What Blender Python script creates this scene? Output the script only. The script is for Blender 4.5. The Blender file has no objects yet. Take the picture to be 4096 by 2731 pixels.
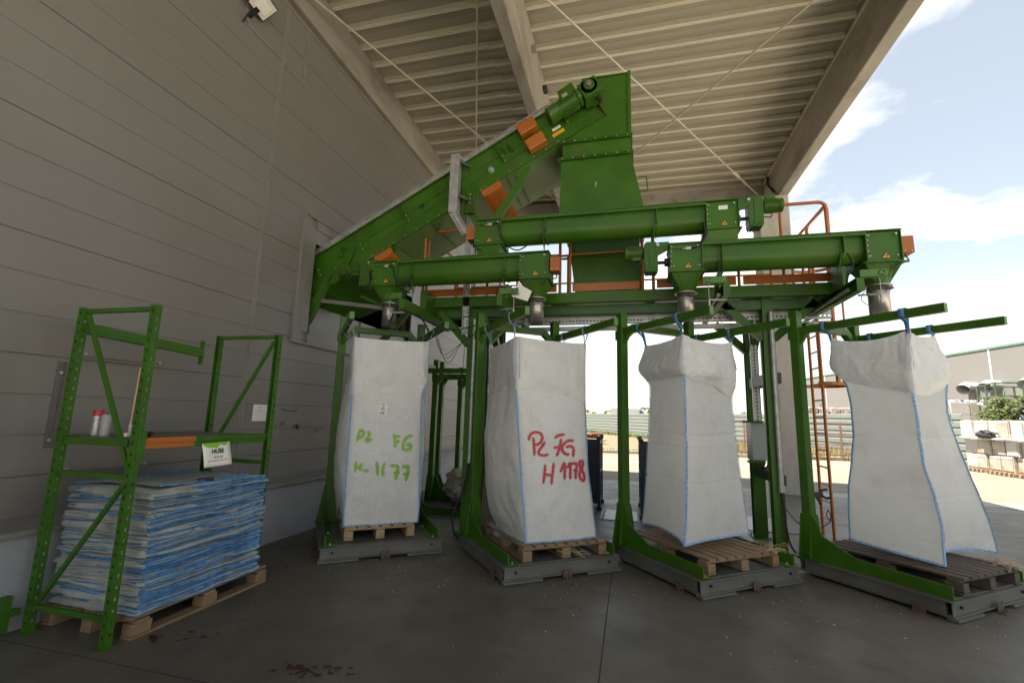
import bpy, bmesh, math, random
from math import radians, sin, cos, pi, sqrt, atan2
from mathutils import Vector, Matrix, noise
from mathutils.bvhtree import BVHTree
R_ = random.Random(7)
S = bpy.context.scene
COL = S.collection

# ---------------------------------------------------------------- camera
CR = Vector((0.96732, 0.25271, 0.0)); 
F_PX, PIT, ROL, YAW = 1848.22647, 0.16067196, 0.02727261, -0.25101751
_cy, _sy = cos(YAW), sin(YAW)
FW = Vector((_sy*cos(PIT), _cy*cos(PIT), sin(PIT)))
_R0 = Vector((_cy, -_sy, 0)); _U0 = _R0.cross(FW)
RT = _R0*cos(ROL) + _U0*sin(ROL); UP = RT.cross(FW)
CAM = Vector((0, 0, 1.6))
cam = bpy.data.cameras.new('camera'); camo = bpy.data.objects.new('camera', cam); COL.objects.link(camo)
camo.matrix_world = Matrix(((RT.x, UP.x, -FW.x, 0), (RT.y, UP.y, -FW.y, 0), (RT.z, UP.z, -FW.z, 1.6), (0, 0, 0, 1)))
cam.sensor_width = 36; cam.lens = F_PX/4096*36; cam.clip_start = 0.05; cam.clip_end = 2000
S.camera = camo
def ray(x, y): return RT*((x-2048)/F_PX) - UP*((y-1365.5)/F_PX) + FW

# ---------------------------------------------------------------- light
SUNV = Vector((-3.6, -1.25, 8.2)).normalized()
EL = math.asin(SUNV.z); AZ = atan2(SUNV.x, SUNV.y)
w = bpy.data.worlds.new('World'); S.world = w; w.use_nodes = True
nt = w.node_tree; nt.nodes.clear()
def N(nt, t, **k):
    n = nt.nodes.new(t)
    for a, b in k.items():
        if a in n.inputs.keys() if isinstance(a, str) else False: n.inputs[a].default_value = b
        else: setattr(n, a, b)
    return n
sky = N(nt, 'ShaderNodeTexSky', sky_type='NISHITA', sun_disc=False, sun_elevation=EL, sun_rotation=AZ, air_density=1.0, dust_density=1.6, ozone_density=1.0)
bg = N(nt, 'ShaderNodeBackground'); bg.inputs['Strength'].default_value = 0.062
out = N(nt, 'ShaderNodeOutputWorld')
tc = N(nt, 'ShaderNodeTexCoord')
sep = N(nt, 'ShaderNodeSeparateXYZ'); nt.links.new(tc.outputs['Generated'], sep.inputs[0])
addz = N(nt, 'ShaderNodeMath', operation='ADD'); nt.links.new(sep.outputs['Z'], addz.inputs[0]); addz.inputs[1].default_value = 0.22
dx = N(nt, 'ShaderNodeMath', operation='DIVIDE'); nt.links.new(sep.outputs['X'], dx.inputs[0]); nt.links.new(addz.outputs[0], dx.inputs[1])
dy = N(nt, 'ShaderNodeMath', operation='DIVIDE'); nt.links.new(sep.outputs['Y'], dy.inputs[0]); nt.links.new(addz.outputs[0], dy.inputs[1])
cmb = N(nt, 'ShaderNodeCombineXYZ'); nt.links.new(dx.outputs[0], cmb.inputs[0]); nt.links.new(dy.outputs[0], cmb.inputs[1]); cmb.inputs[2].default_value = 6.3
cn = N(nt, 'ShaderNodeTexNoise'); cn.inputs['Scale'].default_value = 1.42; cn.inputs['Detail'].default_value = 9; cn.inputs['Roughness'].default_value = 0.56; cn.inputs['Distortion'].default_value = 0.15
nt.links.new(cmb.outputs[0], cn.inputs['Vector'])
cr = N(nt, 'ShaderNodeValToRGB'); cr.color_ramp.elements[0].position = 0.480; cr.color_ramp.elements[1].position = 0.63
nt.links.new(cn.outputs['Fac'], cr.inputs[0])
# more cloud and whitish air towards the horizon
hz = N(nt, 'ShaderNodeMapRange'); nt.links.new(sep.outputs['Z'], hz.inputs['Value']); hz.inputs['From Min'].default_value = 0.02; hz.inputs['From Max'].default_value = 0.36; hz.inputs['To Min'].default_value = 0.66; hz.inputs['To Max'].default_value = 0.0
mx = N(nt, 'ShaderNodeMath', operation='MAXIMUM'); nt.links.new(cr.outputs[0], mx.inputs[0]); nt.links.new(hz.outputs[0], mx.inputs[1])
mix = N(nt, 'ShaderNodeMixRGB'); veil = N(nt, 'ShaderNodeMath', operation='MAXIMUM'); veil.inputs[1].default_value = 0.20; nt.links.new(mx.outputs[0], veil.inputs[0]); nt.links.new(veil.outputs[0], mix.inputs[0]); wb = N(nt, 'ShaderNodeMixRGB'); wb.blend_type='MULTIPLY'; wb.inputs[0].default_value=1; wb.inputs[2].default_value=(1.16,1.0,.80,1); nt.links.new(sky.outputs[0], wb.inputs[1]); nt.links.new(wb.outputs[0], mix.inputs[1]); mix.inputs[2].default_value = (5.6, 5.5, 5.25, 1)
nt.links.new(mix.outputs[0], bg.inputs['Color']); nt.links.new(bg.outputs[0], out.inputs[0])
sl = bpy.data.lights.new('sun', 'SUN'); so = bpy.data.objects.new('sun', sl); COL.objects.link(so)
sl.energy = 4.6; sl.angle = radians(0.5); sl.color = (1.0, 0.93, 0.82)
so.rotation_euler = SUNV.to_track_quat('Z', 'Y').to_euler()
S.view_settings.view_transform = 'Standard'; S.view_settings.look = 'None'; S.view_settings.gamma = 1
S.view_settings.exposure = 2.24
try:
    S.cycles.max_bounces = 10; S.cycles.diffuse_bounces = 7; S.cycles.transmission_bounces = 6; S.cycles.transparent_max_bounces = 8
except Exception: pass

# ---------------------------------------------------------------- materials
def pm(name, col, rough=0.6, metal=0.0, var=0.12, scale=2.5, dirt=None, dirt_amt=0.0, dirt_scale=4.0, bump=0.0, bscale=60.0, stretch=None, spec=0.5, transl=0.0, detail=4, rvar=0.0):
    m = bpy.data.materials.new(name); m.use_nodes = True; t = m.node_tree; L = t.links
    b = t.nodes['Principled BSDF']
    b.inputs['Roughness'].default_value = rough; b.inputs['Metallic'].default_value = metal; b.inputs['Specular IOR Level'].default_value = spec
    c = (*col, 1)
    tcn = t.nodes.new('ShaderNodeTexCoord'); mp = t.nodes.new('ShaderNodeMapping'); L.new(tcn.outputs['Object'], mp.inputs[0])
    if stretch: mp.inputs['Scale'].default_value = stretch
    n1 = t.nodes.new('ShaderNodeTexNoise'); n1.inputs['Scale'].default_value = scale; n1.inputs['Detail'].default_value = detail; L.new(mp.outputs[0], n1.inputs[0])
    mr = t.nodes.new('ShaderNodeMapRange'); L.new(n1.outputs[0], mr.inputs[0]); mr.inputs[1].default_value = 0.3; mr.inputs[2].default_value = 0.7
    mr.inputs[3].default_value = 1-var; mr.inputs[4].default_value = 1+var
    mul = t.nodes.new('ShaderNodeMixRGB'); mul.blend_type = 'MULTIPLY'; mul.inputs[0].default_value = 1; mul.inputs[1].default_value = c
    cc = t.nodes.new('ShaderNodeCombineColor'); [L.new(mr.outputs[0], cc.inputs[i]) for i in range(3)]
    L.new(cc.outputs[0], mul.inputs[2]); last = mul.outputs[0]
    if dirt is not None:
        n2 = t.nodes.new('ShaderNodeTexNoise'); n2.inputs['Scale'].default_value = dirt_scale; n2.inputs['Detail'].default_value = 8; n2.inputs['Roughness'].default_value = 0.65; L.new(mp.outputs[0], n2.inputs[0])
        r2 = t.nodes.new('ShaderNodeMapRange'); L.new(n2.outputs[0], r2.inputs[0]); r2.inputs[1].default_value = 0.5; r2.inputs[2].default_value = 0.72; r2.inputs[3].default_value = 0; r2.inputs[4].default_value = dirt_amt
        mx = t.nodes.new('ShaderNodeMixRGB'); L.new(r2.outputs[0], mx.inputs[0]); L.new(last, mx.inputs[1]); mx.inputs[2].default_value = (*dirt, 1); last = mx.outputs[0]
    L.new(last, b.inputs['Base Color'])
    if rvar:
        rr = t.nodes.new('ShaderNodeMapRange'); L.new(n1.outputs[0], rr.inputs[0]); rr.inputs[1].default_value = .3; rr.inputs[2].default_value = .7; rr.inputs[3].default_value = rough-rvar; rr.inputs[4].default_value = rough+rvar; L.new(rr.outputs[0], b.inputs['Roughness'])
    if bump:
        n3 = t.nodes.new('ShaderNodeTexNoise'); n3.inputs['Scale'].default_value = bscale; n3.inputs['Detail'].default_value = 3; L.new(mp.outputs[0], n3.inputs[0])
        bp = t.nodes.new('ShaderNodeBump'); bp.inputs['Strength'].default_value = bump; bp.inputs['Distance'].default_value = 0.01; L.new(n3.outputs[0], bp.inputs['Height']); L.new(bp.outputs[0], b.inputs['Normal'])
    if transl:
        tr = t.nodes.new('ShaderNodeBsdfTranslucent'); L.new(last, tr.inputs[0]); ms = t.nodes.new('ShaderNodeMixShader'); ms.inputs[0].default_value = transl
        o = t.nodes['Material Output']; L.new(b.outputs[0], ms.inputs[1]); L.new(tr.outputs[0], ms.inputs[2]); L.new(ms.outputs[0], o.inputs[0])
    return m
M = {}
M['green'] = pm('green_paint', (0.040, 0.125, 0.006), 0.40, spec=.34, var=.2, scale=2.2, dirt=(0.075, 0.090, 0.030), dirt_amt=.75, dirt_scale=3.5, bump=.03, bscale=40, rvar=.08)
M['greenl'] = pm('light_green_paint', (0.062, 0.18, 0.022), 0.45, var=.14, scale=3, dirt=(0.13, 0.12, 0.06), dirt_amt=.5, dirt_scale=9)
M['greenrack'] = pm('rack_green_paint', (0.036, 0.120, 0.007), 0.42, spec=.3, var=.15, scale=5, dirt=(0.10, 0.09, 0.05), dirt_amt=.5, dirt_scale=14)
M['greenpan'] = pm('pale_green_sheet', (0.105, 0.20, 0.035), 0.42, var=.14, scale=1.2, dirt=(0.07, 0.12, 0.03), dirt_amt=.5, dirt_scale=1.5, rvar=.08)
M['greendark'] = pm('dark_green_paint', (0.025, 0.10, 0.014), 0.45, var=.15)
M['orange'] = pm('orange_paint', (0.42, 0.125, 0.018), 0.4, var=.12, scale=4, dirt=(0.22, 0.085, 0.035), dirt_amt=.6, dirt_scale=8)
M['galv'] = pm('galvanised_steel', (0.46, 0.47, 0.46), 0.42, .55, var=.18, scale=12, dirt=(0.2, 0.2, 0.18), dirt_amt=.4)
M['steel'] = pm('stainless_steel', (0.36, 0.34, 0.31), 0.33, .75, var=.15, scale=6, dirt=(0.16, 0.12, 0.08), dirt_amt=.5, dirt_scale=12)
M['greysteel'] = pm('grey_painted_steel', (0.115, 0.114, 0.10), 0.5, var=.14, scale=4, dirt=(0.10, 0.09, 0.07), dirt_amt=.6, dirt_scale=7, bump=.04)
M['checker'] = pm('scale_plate', (0.12, 0.118, 0.10), 0.5, .3, var=.2, scale=5, dirt=(0.09, 0.075, 0.05), dirt_amt=.7, dirt_scale=6, bump=.15, bscale=90)
M['dark'] = pm('dark_rubber', (0.015, 0.015, 0.015), 0.6)
M['bolt'] = pm('bolt_zinc', (0.55, 0.55, 0.52), 0.35, .7)
M['black'] = pm('black_paint', (0.02, 0.02, 0.022), 0.5)
M['rust'] = pm('rusty_bracket', (0.10, 0.065, 0.045), 0.7, var=.3, scale=20)
M['panel'] = pm('wall_cladding', (0.19, 0.182, 0.168), 0.42, var=.035, scale=.7, dirt=(0.175, 0.155, 0.125), dirt_amt=.45, dirt_scale=.8, rvar=.05)
M['flash'] = pm('wall_flashing', (0.205, 0.196, 0.178), 0.4, var=.06, scale=2, dirt=(0.16, 0.125, 0.09), dirt_amt=.5, dirt_scale=3)
M['plinth'] = pm('plinth_concrete', (0.30, 0.31, 0.33), 0.7, var=.08, scale=1.5, dirt=(0.2, 0.19, 0.18), dirt_amt=.5, dirt_scale=3, bump=.05)
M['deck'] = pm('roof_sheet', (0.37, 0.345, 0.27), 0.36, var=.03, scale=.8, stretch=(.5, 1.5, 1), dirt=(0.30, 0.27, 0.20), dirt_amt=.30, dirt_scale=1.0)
M['rib'] = pm('pale_roof_rib', (0.60, 0.565, 0.46), 0.35, var=.03)  # rib flanges in a paler cream than the sheet between them
M['conc'] = pm('beam_concrete', (0.31, 0.285, 0.245), 0.8, var=.16, scale=1.6, dirt=(0.14, 0.12, 0.095), dirt_amt=.8, dirt_scale=1.7, bump=.15, bscale=25, stretch=(1, .45, 1))
M['colc'] = pm('column_concrete', (0.38, 0.355, 0.315), 0.8, var=.10, scale=2.0, dirt=(0.22, 0.20, 0.18), dirt_amt=.75, dirt_scale=2.2, bump=.1, bscale=25, stretch=(1.5, 1.5, .4))
M['rod'] = pm('white_tie_rod', (0.50, 0.46, 0.37), 0.4)
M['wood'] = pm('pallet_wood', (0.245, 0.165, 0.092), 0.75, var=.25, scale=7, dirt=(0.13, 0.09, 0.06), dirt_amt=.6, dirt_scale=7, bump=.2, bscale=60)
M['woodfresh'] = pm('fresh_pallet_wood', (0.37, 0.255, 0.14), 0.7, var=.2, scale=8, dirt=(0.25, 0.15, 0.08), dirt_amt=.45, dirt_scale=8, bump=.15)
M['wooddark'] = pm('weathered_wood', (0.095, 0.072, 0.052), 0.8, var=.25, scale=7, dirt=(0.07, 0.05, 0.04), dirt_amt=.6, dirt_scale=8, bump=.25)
M['cloth'] = pm('woven_white_fabric', (0.86, 0.86, 0.85), 0.75, var=.035, scale=2, dirt=(0.52, 0.50, 0.44), dirt_amt=.28, dirt_scale=2.6, bump=.18, bscale=7, transl=.55)
M['clothfull'] = pm('filled_bag_fabric', (0.60, 0.60, 0.585), 0.62, var=.07, scale=42, dirt=(0.54, 0.53, 0.51), dirt_amt=.6, dirt_scale=3, bump=.28, bscale=36, detail=2)
M['film'] = pm('crinkled_liner_film', (0.80, 0.80, 0.79), 0.27, var=.04, scale=5, dirt=(0.60, 0.59, 0.56), dirt_amt=.35, dirt_scale=4, bump=.75, bscale=11, transl=.22)
def ridged(m, sc, strength, dist=.01):
    t = m.node_tree; L = t.links; b = t.nodes['Principled BSDF']
    tcn = t.nodes.new('ShaderNodeTexCoord'); n = t.nodes.new('ShaderNodeTexNoise'); n.noise_type = 'RIDGED_MULTIFRACTAL'; n.inputs['Scale'].default_value = sc; n.inputs['Detail'].default_value = 5; n.inputs['Distortion'].default_value = .6
    L.new(tcn.outputs['Object'], n.inputs[0]); bp = t.nodes.new('ShaderNodeBump'); bp.inputs['Strength'].default_value = strength; bp.inputs['Distance'].default_value = dist
    if b.inputs['Normal'].links: L.new(b.inputs['Normal'].links[0].from_socket, bp.inputs['Normal'])
    L.new(n.outputs[0], bp.inputs['Height']); L.new(bp.outputs[0], b.inputs['Normal'])
M['film'] = pm('crinkled_liner_film', (0.88, 0.88, 0.875), 0.30, var=.03, scale=5, dirt=(0.66, 0.65, 0.62), dirt_amt=.35, dirt_scale=4, bump=.25, bscale=14, transl=.5)
ridged(M['film'], 4.5, .8, .02)
ridged(M['cloth'], 1.3, .16, .02)
M['strap'] = pm('blue_webbing', (0.10, 0.27, 0.52), 0.7, var=.12, scale=30)
M['straplt'] = pm('pale_blue_webbing', (0.30, 0.45, 0.62), 0.7, var=.2, scale=30)
M['stitch'] = pm('blue_white_stitching', (0.24, 0.42, 0.66), 0.7, var=.45, scale=60, stretch=(1, 1, 1.6))
M['bagblue'] = pm('blue_bag_edging', (0.085, 0.27, 0.54), 0.75, var=.4, scale=25, bump=.4, bscale=80)
M['bagwhite'] = pm('folded_white_fabric', (0.50, 0.51, 0.47), 0.7, var=.14, scale=9, dirt=(0.4, 0.4, 0.36), dirt_amt=.4, bump=.2, bscale=30)
M['navy'] = pm('navy_paint', (0.012, 0.020, 0.050), 0.45, var=.25, scale=6, dirt=(0.05, 0.04, 0.035), dirt_amt=.5)
M['paper'] = pm('white_paper', (0.78, 0.77, 0.74), 0.6, var=.03)
M['ink'] = pm('black_ink', (0.01, 0.01, 0.01), 0.6)
M['redink'] = pm('red_ink', (0.5, 0.04, 0.05), 0.6)
M['greenspray'] = pm('green_spray', (0.22, 0.47, 0.02), 0.5, var=.1)
M['redspray'] = pm('red_spray', (0.46, 0.025, 0.04), 0.5, var=.12, scale=20)
M['yellow'] = pm('warning_yellow', (0.75, 0.38, 0.02), 0.5)
M['red'] = pm('red_cap', (0.42, 0.02, 0.02), 0.35)
M['glass'] = pm('lamp_glass', (0.70, 0.68, 0.60), 0.25, var=.03)
M['rustbox'] = pm('rusty_white_enamel', (0.28, 0.255, 0.215), 0.5, var=.14, scale=3, dirt=(0.15, 0.075, 0.03), dirt_amt=1.0, dirt_scale=4)
M['enamel'] = pm('white_enamel', (0.34, 0.33, 0.315), 0.4, var=.05, scale=2, dirt=(0.5, 0.42, 0.33), dirt_amt=.3)
M['blockc'] = pm('pale_block_concrete', (0.24, 0.225, 0.195), 0.8, var=.08, dirt=(0.24, 0.21, 0.17), dirt_amt=.4)
M['farwall'] = pm('far_cladding', (0.15, 0.147, 0.14), 0.5, var=.02, scale=.3)
M['fargreen'] = pm('far_green_trim', (0.09, 0.19, 0.13), 0.5)
M['fence'] = pm('grey_green_sheet_fence', (0.135, 0.155, 0.14), 0.5, var=.05)
M['rustrail'] = pm('brown_rusty_rail', (0.17, 0.10, 0.07), 0.7, var=.2)
M['mesh'] = pm('fence_mesh_wire', (0.28, 0.22, 0.17), 0.6)
M['leaf'] = pm('bush_leaf', (0.075, 0.095, 0.022), 0.6, var=.5, scale=5, transl=.3)
M['leafy'] = pm('spring_leaf', (0.15, 0.15, 0.055), 0.7, var=.4, scale=.4)
M['bark'] = pm('bark', (0.13, 0.10, 0.07), 0.9)
M['straw'] = pm('straw_string', (0.55, 0.40, 0.22), 0.8, var=.3)
M['trailer'] = pm('white_trailer', (0.36, 0.37, 0.38), 0.4)
M['cab'] = pm('blue_cab', (0.03, 0.08, 0.22), 0.35)
M['tyre'] = pm('tyre', (0.02, 0.02, 0.02), 0.8)
M['scrapd'] = pm('dark_scrap', (0.05, 0.05, 0.05), 0.5, var=.5, scale=3)
M['scrapl'] = pm('pale_scrap', (0.50, 0.48, 0.43), 0.5, var=.3, scale=3)
M['sack'] = pm('grubby_sack', (0.42, 0.38, 0.31), 0.75, var=.2, scale=6, dirt=(0.2, 0.16, 0.12), dirt_amt=.5, bump=.3, bscale=15)
M['platesteel'] = pm('floor_plate', (0.17, 0.17, 0.18), 0.38, .5, var=.2, scale=5, dirt=(0.10, 0.07, 0.06), dirt_amt=.5)
M['elec'] = pm('grey_enclosure', (0.42, 0.44, 0.44), 0.4, var=.05)
M['winglass'] = pm('window_glass', (0.08, 0.10, 0.10), 0.15)
def bale_mat(name, c1, c2, c3):
    m = bpy.data.materials.new(name); m.use_nodes = True; t = m.node_tree; b = t.nodes['Principled BSDF']; b.inputs['Roughness'].default_value = .5
    v = t.nodes.new('ShaderNodeTexVoronoi'); v.inputs['Scale'].default_value = 7
    tcn = t.nodes.new('ShaderNodeTexCoord'); t.links.new(tcn.outputs['Object'], v.inputs[0])
    sp = t.nodes.new('ShaderNodeSeparateColor'); t.links.new(v.outputs['Color'], sp.inputs[0])
    r = t.nodes.new('ShaderNodeValToRGB'); r.color_ramp.interpolation = 'CONSTANT'; e = r.color_ramp.elements
    e[0].position = 0; e[0].color = (*c1, 1); e[1].position = .55; e[1].color = (*c2, 1); n = e.new(.85); n.color = (*c3, 1)
    t.links.new(sp.outputs[0], r.inputs[0]); t.links.new(r.outputs[0], b.inputs['Base Color'])
    return m
M['balew'] = bale_mat('white_bale', (0.30, 0.28, 0.26), (0.24, 0.19, 0.17), (0.14, 0.12, 0.11))
M['balec'] = bale_mat('coloured_bale', (0.25, 0.35, 0.42), (0.55, 0.58, 0.58), (0.04, 0.05, 0.07))
# pierced metal (cable tray / slots are real holes drawn as an alpha pattern is avoided: slots are dark insets)

# floor
def floor_mat():
    m = bpy.data.materials.new('polished_concrete_floor'); m.use_nodes = True; t = m.node_tree; L = t.links; b = t.nodes['Principled BSDF']; b.inputs['Specular IOR Level'].default_value = .38
    tcn = t.nodes.new('ShaderNodeTexCoord')
    def nz(sc, det=6, rough=.6, st=None, w=None):
        n = t.nodes.new('ShaderNodeTexNoise'); n.inputs['Scale'].default_value = sc; n.inputs['Detail'].default_value = det; n.inputs['Roughness'].default_value = rough
        mp = t.nodes.new('ShaderNodeMapping'); L.new(tcn.outputs['Object'], mp.inputs[0])
        if st: mp.inputs['Scale'].default_value = st
        L.new(mp.outputs[0], n.inputs[0]); return n
    def ramp(src, a, b_, c0, c1):
        r = t.nodes.new('ShaderNodeMapRange'); L.new(src, r.inputs[0]); r.inputs[1].default_value = a; r.inputs[2].default_value = b_; r.inputs[3].default_value = c0; r.inputs[4].default_value = c1; return r.outputs[0]
    def mixc(f, a, col):
        x = t.nodes.new('ShaderNodeMixRGB'); L.new(f, x.inputs[0]); 
        if isinstance(a, tuple): x.inputs[1].default_value = a
        else: L.new(a, x.inputs[1])
        x.inputs[2].default_value = col; return x.outputs[0]
    c = mixc(ramp(nz(.55).outputs[0], .35, .65, 0, 1), (0.088, 0.078, 0.059, 1), (0.125, 0.112, 0.086, 1))
    c = mixc(ramp(nz(1.4, 7, .6, (1,.5,1)).outputs[0], .52, .66, 0, .5), c, (0.135, 0.124, 0.098, 1))
    c = mixc(ramp(nz(3.2, 9, .7).outputs[0], .48, .7, 0, .65), c, (0.066, 0.059, 0.046, 1))
    c = mixc(ramp(nz(14, 4, .5).outputs[0], .68, .74, 0, .55), c, (0.035, 0.031, 0.027, 1))
    c = mixc(ramp(nz(5, 6, .6, (.25, 3.2, 1)).outputs[0], .6, .72, 0, .3), c, (0.062, 0.056, 0.044, 1))
    c = mixc(ramp(nz(90, 2, .5).outputs[0], .74, .78, 0, .5), c, (0.2, 0.19, 0.17, 1))
    L.new(c, b.inputs['Base Color'])
    L.new(ramp(nz(2.0, 7, .65).outputs[0], .3, .7, .38, .60), b.inputs['Roughness'])
    n = nz(25, 5); bp = t.nodes.new('ShaderNodeBump'); bp.inputs['Strength'].default_value = .06; bp.inputs['Distance'].default_value = .01; L.new(n.outputs[0], bp.inputs['Height']); L.new(bp.outputs[0], b.inputs['Normal'])
    return m
M['floor'] = floor_mat()
M['apron'] = pm('yard_apron_concrete', (0.24, 0.235, 0.22), 0.6, var=.16, scale=1.2, dirt=(0.22, 0.21, 0.20), dirt_amt=.5, dirt_scale=2)
M['road'] = pm('pale_concrete_road', (0.155, 0.135, 0.10), 0.75, var=.16, scale=.6, dirt=(0.115, 0.096, 0.07), dirt_amt=.6, dirt_scale=.7, stretch=(.3, 2, 1))
M['dirt'] = pm('dry_earth', (0.125, 0.088, 0.055), 0.95, var=.25, scale=1.2, dirt=(0.13, 0.14, 0.05), dirt_amt=.8, dirt_scale=.6, stretch=(.5, 1.6, 1))
M['kerb'] = pm('kerb_stone', (0.26, 0.225, 0.175), 0.8)
M['line'] = pm('white_line', (0.50, 0.48, 0.44), 0.6)
M['seam'] = pm('floor_joint', (0.03, 0.028, 0.025), 0.9)
M['paintspill'] = pm('dried_red_paint', (0.050, 0.010, 0.008), 0.5)
M['grass'] = pm('grass_blades', (0.12, 0.16, 0.04), 0.7, var=.3, scale=1)
M['drygrass'] = pm('dry_grass_blades', (0.24, 0.20, 0.09), 0.8, var=.3, scale=1)

# ---------------------------------------------------------------- mesh helpers
ROOTM = {}
class MB:
    def __init__(s, local=False): s.v = []; s.f = []; s.sm = []; s.mi = []; s.local = local
    def add(s, vs, fs, sm=False, mi=0):
        o = len(s.v); s.v += [Vector(v) for v in vs]
        for f in fs: s.f.append([i+o for i in f]); s.sm.append(sm); s.mi.append(mi)
        return s
    def box(s, x0, x1, y0, y1, z0, z1, T=None, mi=0):
        vs = [Vector(p) for p in ((x0,y0,z0),(x1,y0,z0),(x1,y1,z0),(x0,y1,z0),(x0,y0,z1),(x1,y0,z1),(x1,y1,z1),(x0,y1,z1))]
        if T: vs = [T @ v for v in vs]
        return s.add(vs, [(0,3,2,1),(4,5,6,7),(0,1,5,4),(1,2,6,5),(2,3,7,6),(3,0,4,7)], mi=mi)
    def bar(s, p, q, wd, h, up=(0,0,1), mi=0):
        p = Vector(p); q = Vector(q); d = (q-p).normalized(); u = Vector(up); sd = d.cross(u)
        if sd.length < 1e-4: sd = d.cross(Vector((0,1,0)))
        sd.normalize(); u = sd.cross(d)
        vs = []
        for c in (p, q):
            for a, b in ((-1,-1),(1,-1),(1,1),(-1,1)): vs.append(c + sd*a*wd/2 + u*b*h/2)
        return s.add(vs, [(0,1,2,3),(7,6,5,4),(0,4,5,1),(1,5,6,2),(2,6,7,3),(3,7,4,0)], mi=mi)
    def tube(s, pts, r, n=10, cap=True, mi=0):
        pts = [Vector(p) for p in pts]; rs = r if isinstance(r, (list, tuple)) else [r]*len(pts)
        d0 = (pts[1]-pts[0]).normalized(); a = d0.cross(Vector((0,0,1)))
        if a.length < 1e-3: a = d0.cross(Vector((0,1,0)))
        a.normalize(); vs = []
        for i, p in enumerate(pts):
            if i == 0: d = pts[1]-pts[0]
            elif i == len(pts)-1: d = pts[-1]-pts[-2]
            else: d = (pts[i+1]-p).normalized() + (p-pts[i-1]).normalized()
            if d.length < 1e-9: d = d0
            d = d.normalized(); a = (a - d*a.dot(d)); 
            if a.length < 1e-6: a = d.orthogonal()
            a.normalize(); b = d.cross(a)
            for k in range(n): vs.append(p + (a*cos(2*pi*k/n) + b*sin(2*pi*k/n))*rs[i])
        fs = [(i*n+k, i*n+(k+1)%n, (i+1)*n+(k+1)%n, (i+1)*n+k) for i in range(len(pts)-1) for k in range(n)]
        o = len(s.v); s.add(vs, fs, True, mi)
        if cap:
            L = len(pts)-1
            s.f.append([o+k for k in range(n)][::-1]); s.sm.append(False); s.mi.append(mi)
            s.f.append([o+L*n+k for k in range(n)]); s.sm.append(False); s.mi.append(mi)
        return s
    def prism(s, poly, axis, d0, d1, T=None, mi=0):
        def P(a, b, d): return {'x': (d, a, b), 'y': (a, d, b), 'z': (a, b, d)}[axis]
        n = len(poly); vs = [Vector(P(a, b, d0)) for a, b in poly] + [Vector(P(a, b, d1)) for a, b in poly]
        if T: vs = [T @ v for v in vs]
        fs = [list(range(n))[::-1], list(range(n, 2*n))] + [(i, (i+1)%n, n+(i+1)%n, n+i) for i in range(n)]
        return s.add(vs, fs, mi=mi)
    def build(s, name, mats, parent=None, bevel=0.0, loc=None, solid=0.0, subs=0):
        me = bpy.data.meshes.new(name)
        vs = s.v
        if parent is not None and not s.local:
            r = parent
            while r.parent: r = r.parent
            mi = ROOTM.get(r.name)
            if mi is not None: vs = [mi @ v for v in vs]
            elif r.type == 'MESH' : vs = [v - r.location for v in vs]
        elif loc is not None: vs = [v - Vector(loc) for v in vs]
        me.from_pydata([tuple(v) for v in vs], [], s.f); me.update()
        if not isinstance(mats, (list, tuple)): mats = [mats]
        for m_ in mats: me.materials.append(M[m_] if isinstance(m_, str) else m_)
        me.polygons.foreach_set('use_smooth', s.sm); me.polygons.foreach_set('material_index', s.mi)
        bm = bmesh.new(); bm.from_mesh(me); bmesh.ops.recalc_face_normals(bm, faces=bm.faces); bm.to_mesh(me); bm.free()
        if any(s.sm): me.set_sharp_from_angle(angle=radians(42))
        o = bpy.data.objects.new(name, me); COL.objects.link(o)
        if parent is not None: o.parent = parent
        if loc is not None: o.location = loc
        if solid:
            k = o.modifiers.new('solid', 'SOLIDIFY'); k.thickness = solid; k.offset = 0
        if bevel:
            k = o.modifiers.new('bevel', 'BEVEL'); k.width = bevel; k.segments = 2; k.limit_method = 'ANGLE'; k.angle_limit = radians(50)
        return o
def tag(o, label=None, cat=None, group=None, kind=None):
    if label: o['label'] = label
    if cat: o['category'] = cat
    if group: o['group'] = group
    if kind: o['kind'] = kind
    return o
def thing(name, label, cat, loc=(0,0,0), rotz=0.0, group=None):
    o = bpy.data.objects.new(name, None); COL.objects.link(o); o.location = loc; o.rotation_euler = (0, 0, rotz); o.empty_display_size = .2
    ROOTM[o.name] = (Matrix.Translation(Vector(loc)) @ Matrix.Rotation(rotz, 4, 'Z')).inverted()
    return tag(o, label, cat, group)
def dup(root, loc=None, rotz=None, label=None):
    r = root.copy(); COL.objects.link(r)
    if loc is not None: r.location = loc
    if rotz is not None: r.rotation_euler = (0, 0, rotz)
    if label: r['label'] = label
    ROOTM[r.name] = (Matrix.Translation(Vector(r.location)) @ Matrix.Rotation(r.rotation_euler.z, 4, 'Z')).inverted()
    def rec(a, b):
        for ch in list(a.children):
            c = ch.copy(); COL.objects.link(c); c.parent = b; rec(ch, c)
    rec(root, r); return r
def arc(cx, cy, r, a0, a1, n): return [(cx + r*cos(radians(a0+(a1-a0)*i/n)), cy + r*sin(radians(a0+(a1-a0)*i/n))) for i in range(n+1)]
def smooth_path(pts, n=8):
    pts = [Vector(p) for p in pts]; P = [pts[0]] + pts + [pts[-1]]; o = []
    for i in range(1, len(P)-2):
        for k in range(n):
            t = k/n; a, b, c, d = P[i-1], P[i], P[i+1], P[i+2]
            o.append(.5*((2*b) + (c-a)*t + (2*a-5*b+4*c-d)*t*t + (3*b-a-3*c+d)*t**3))
    o.append(pts[-1]); return o
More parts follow.
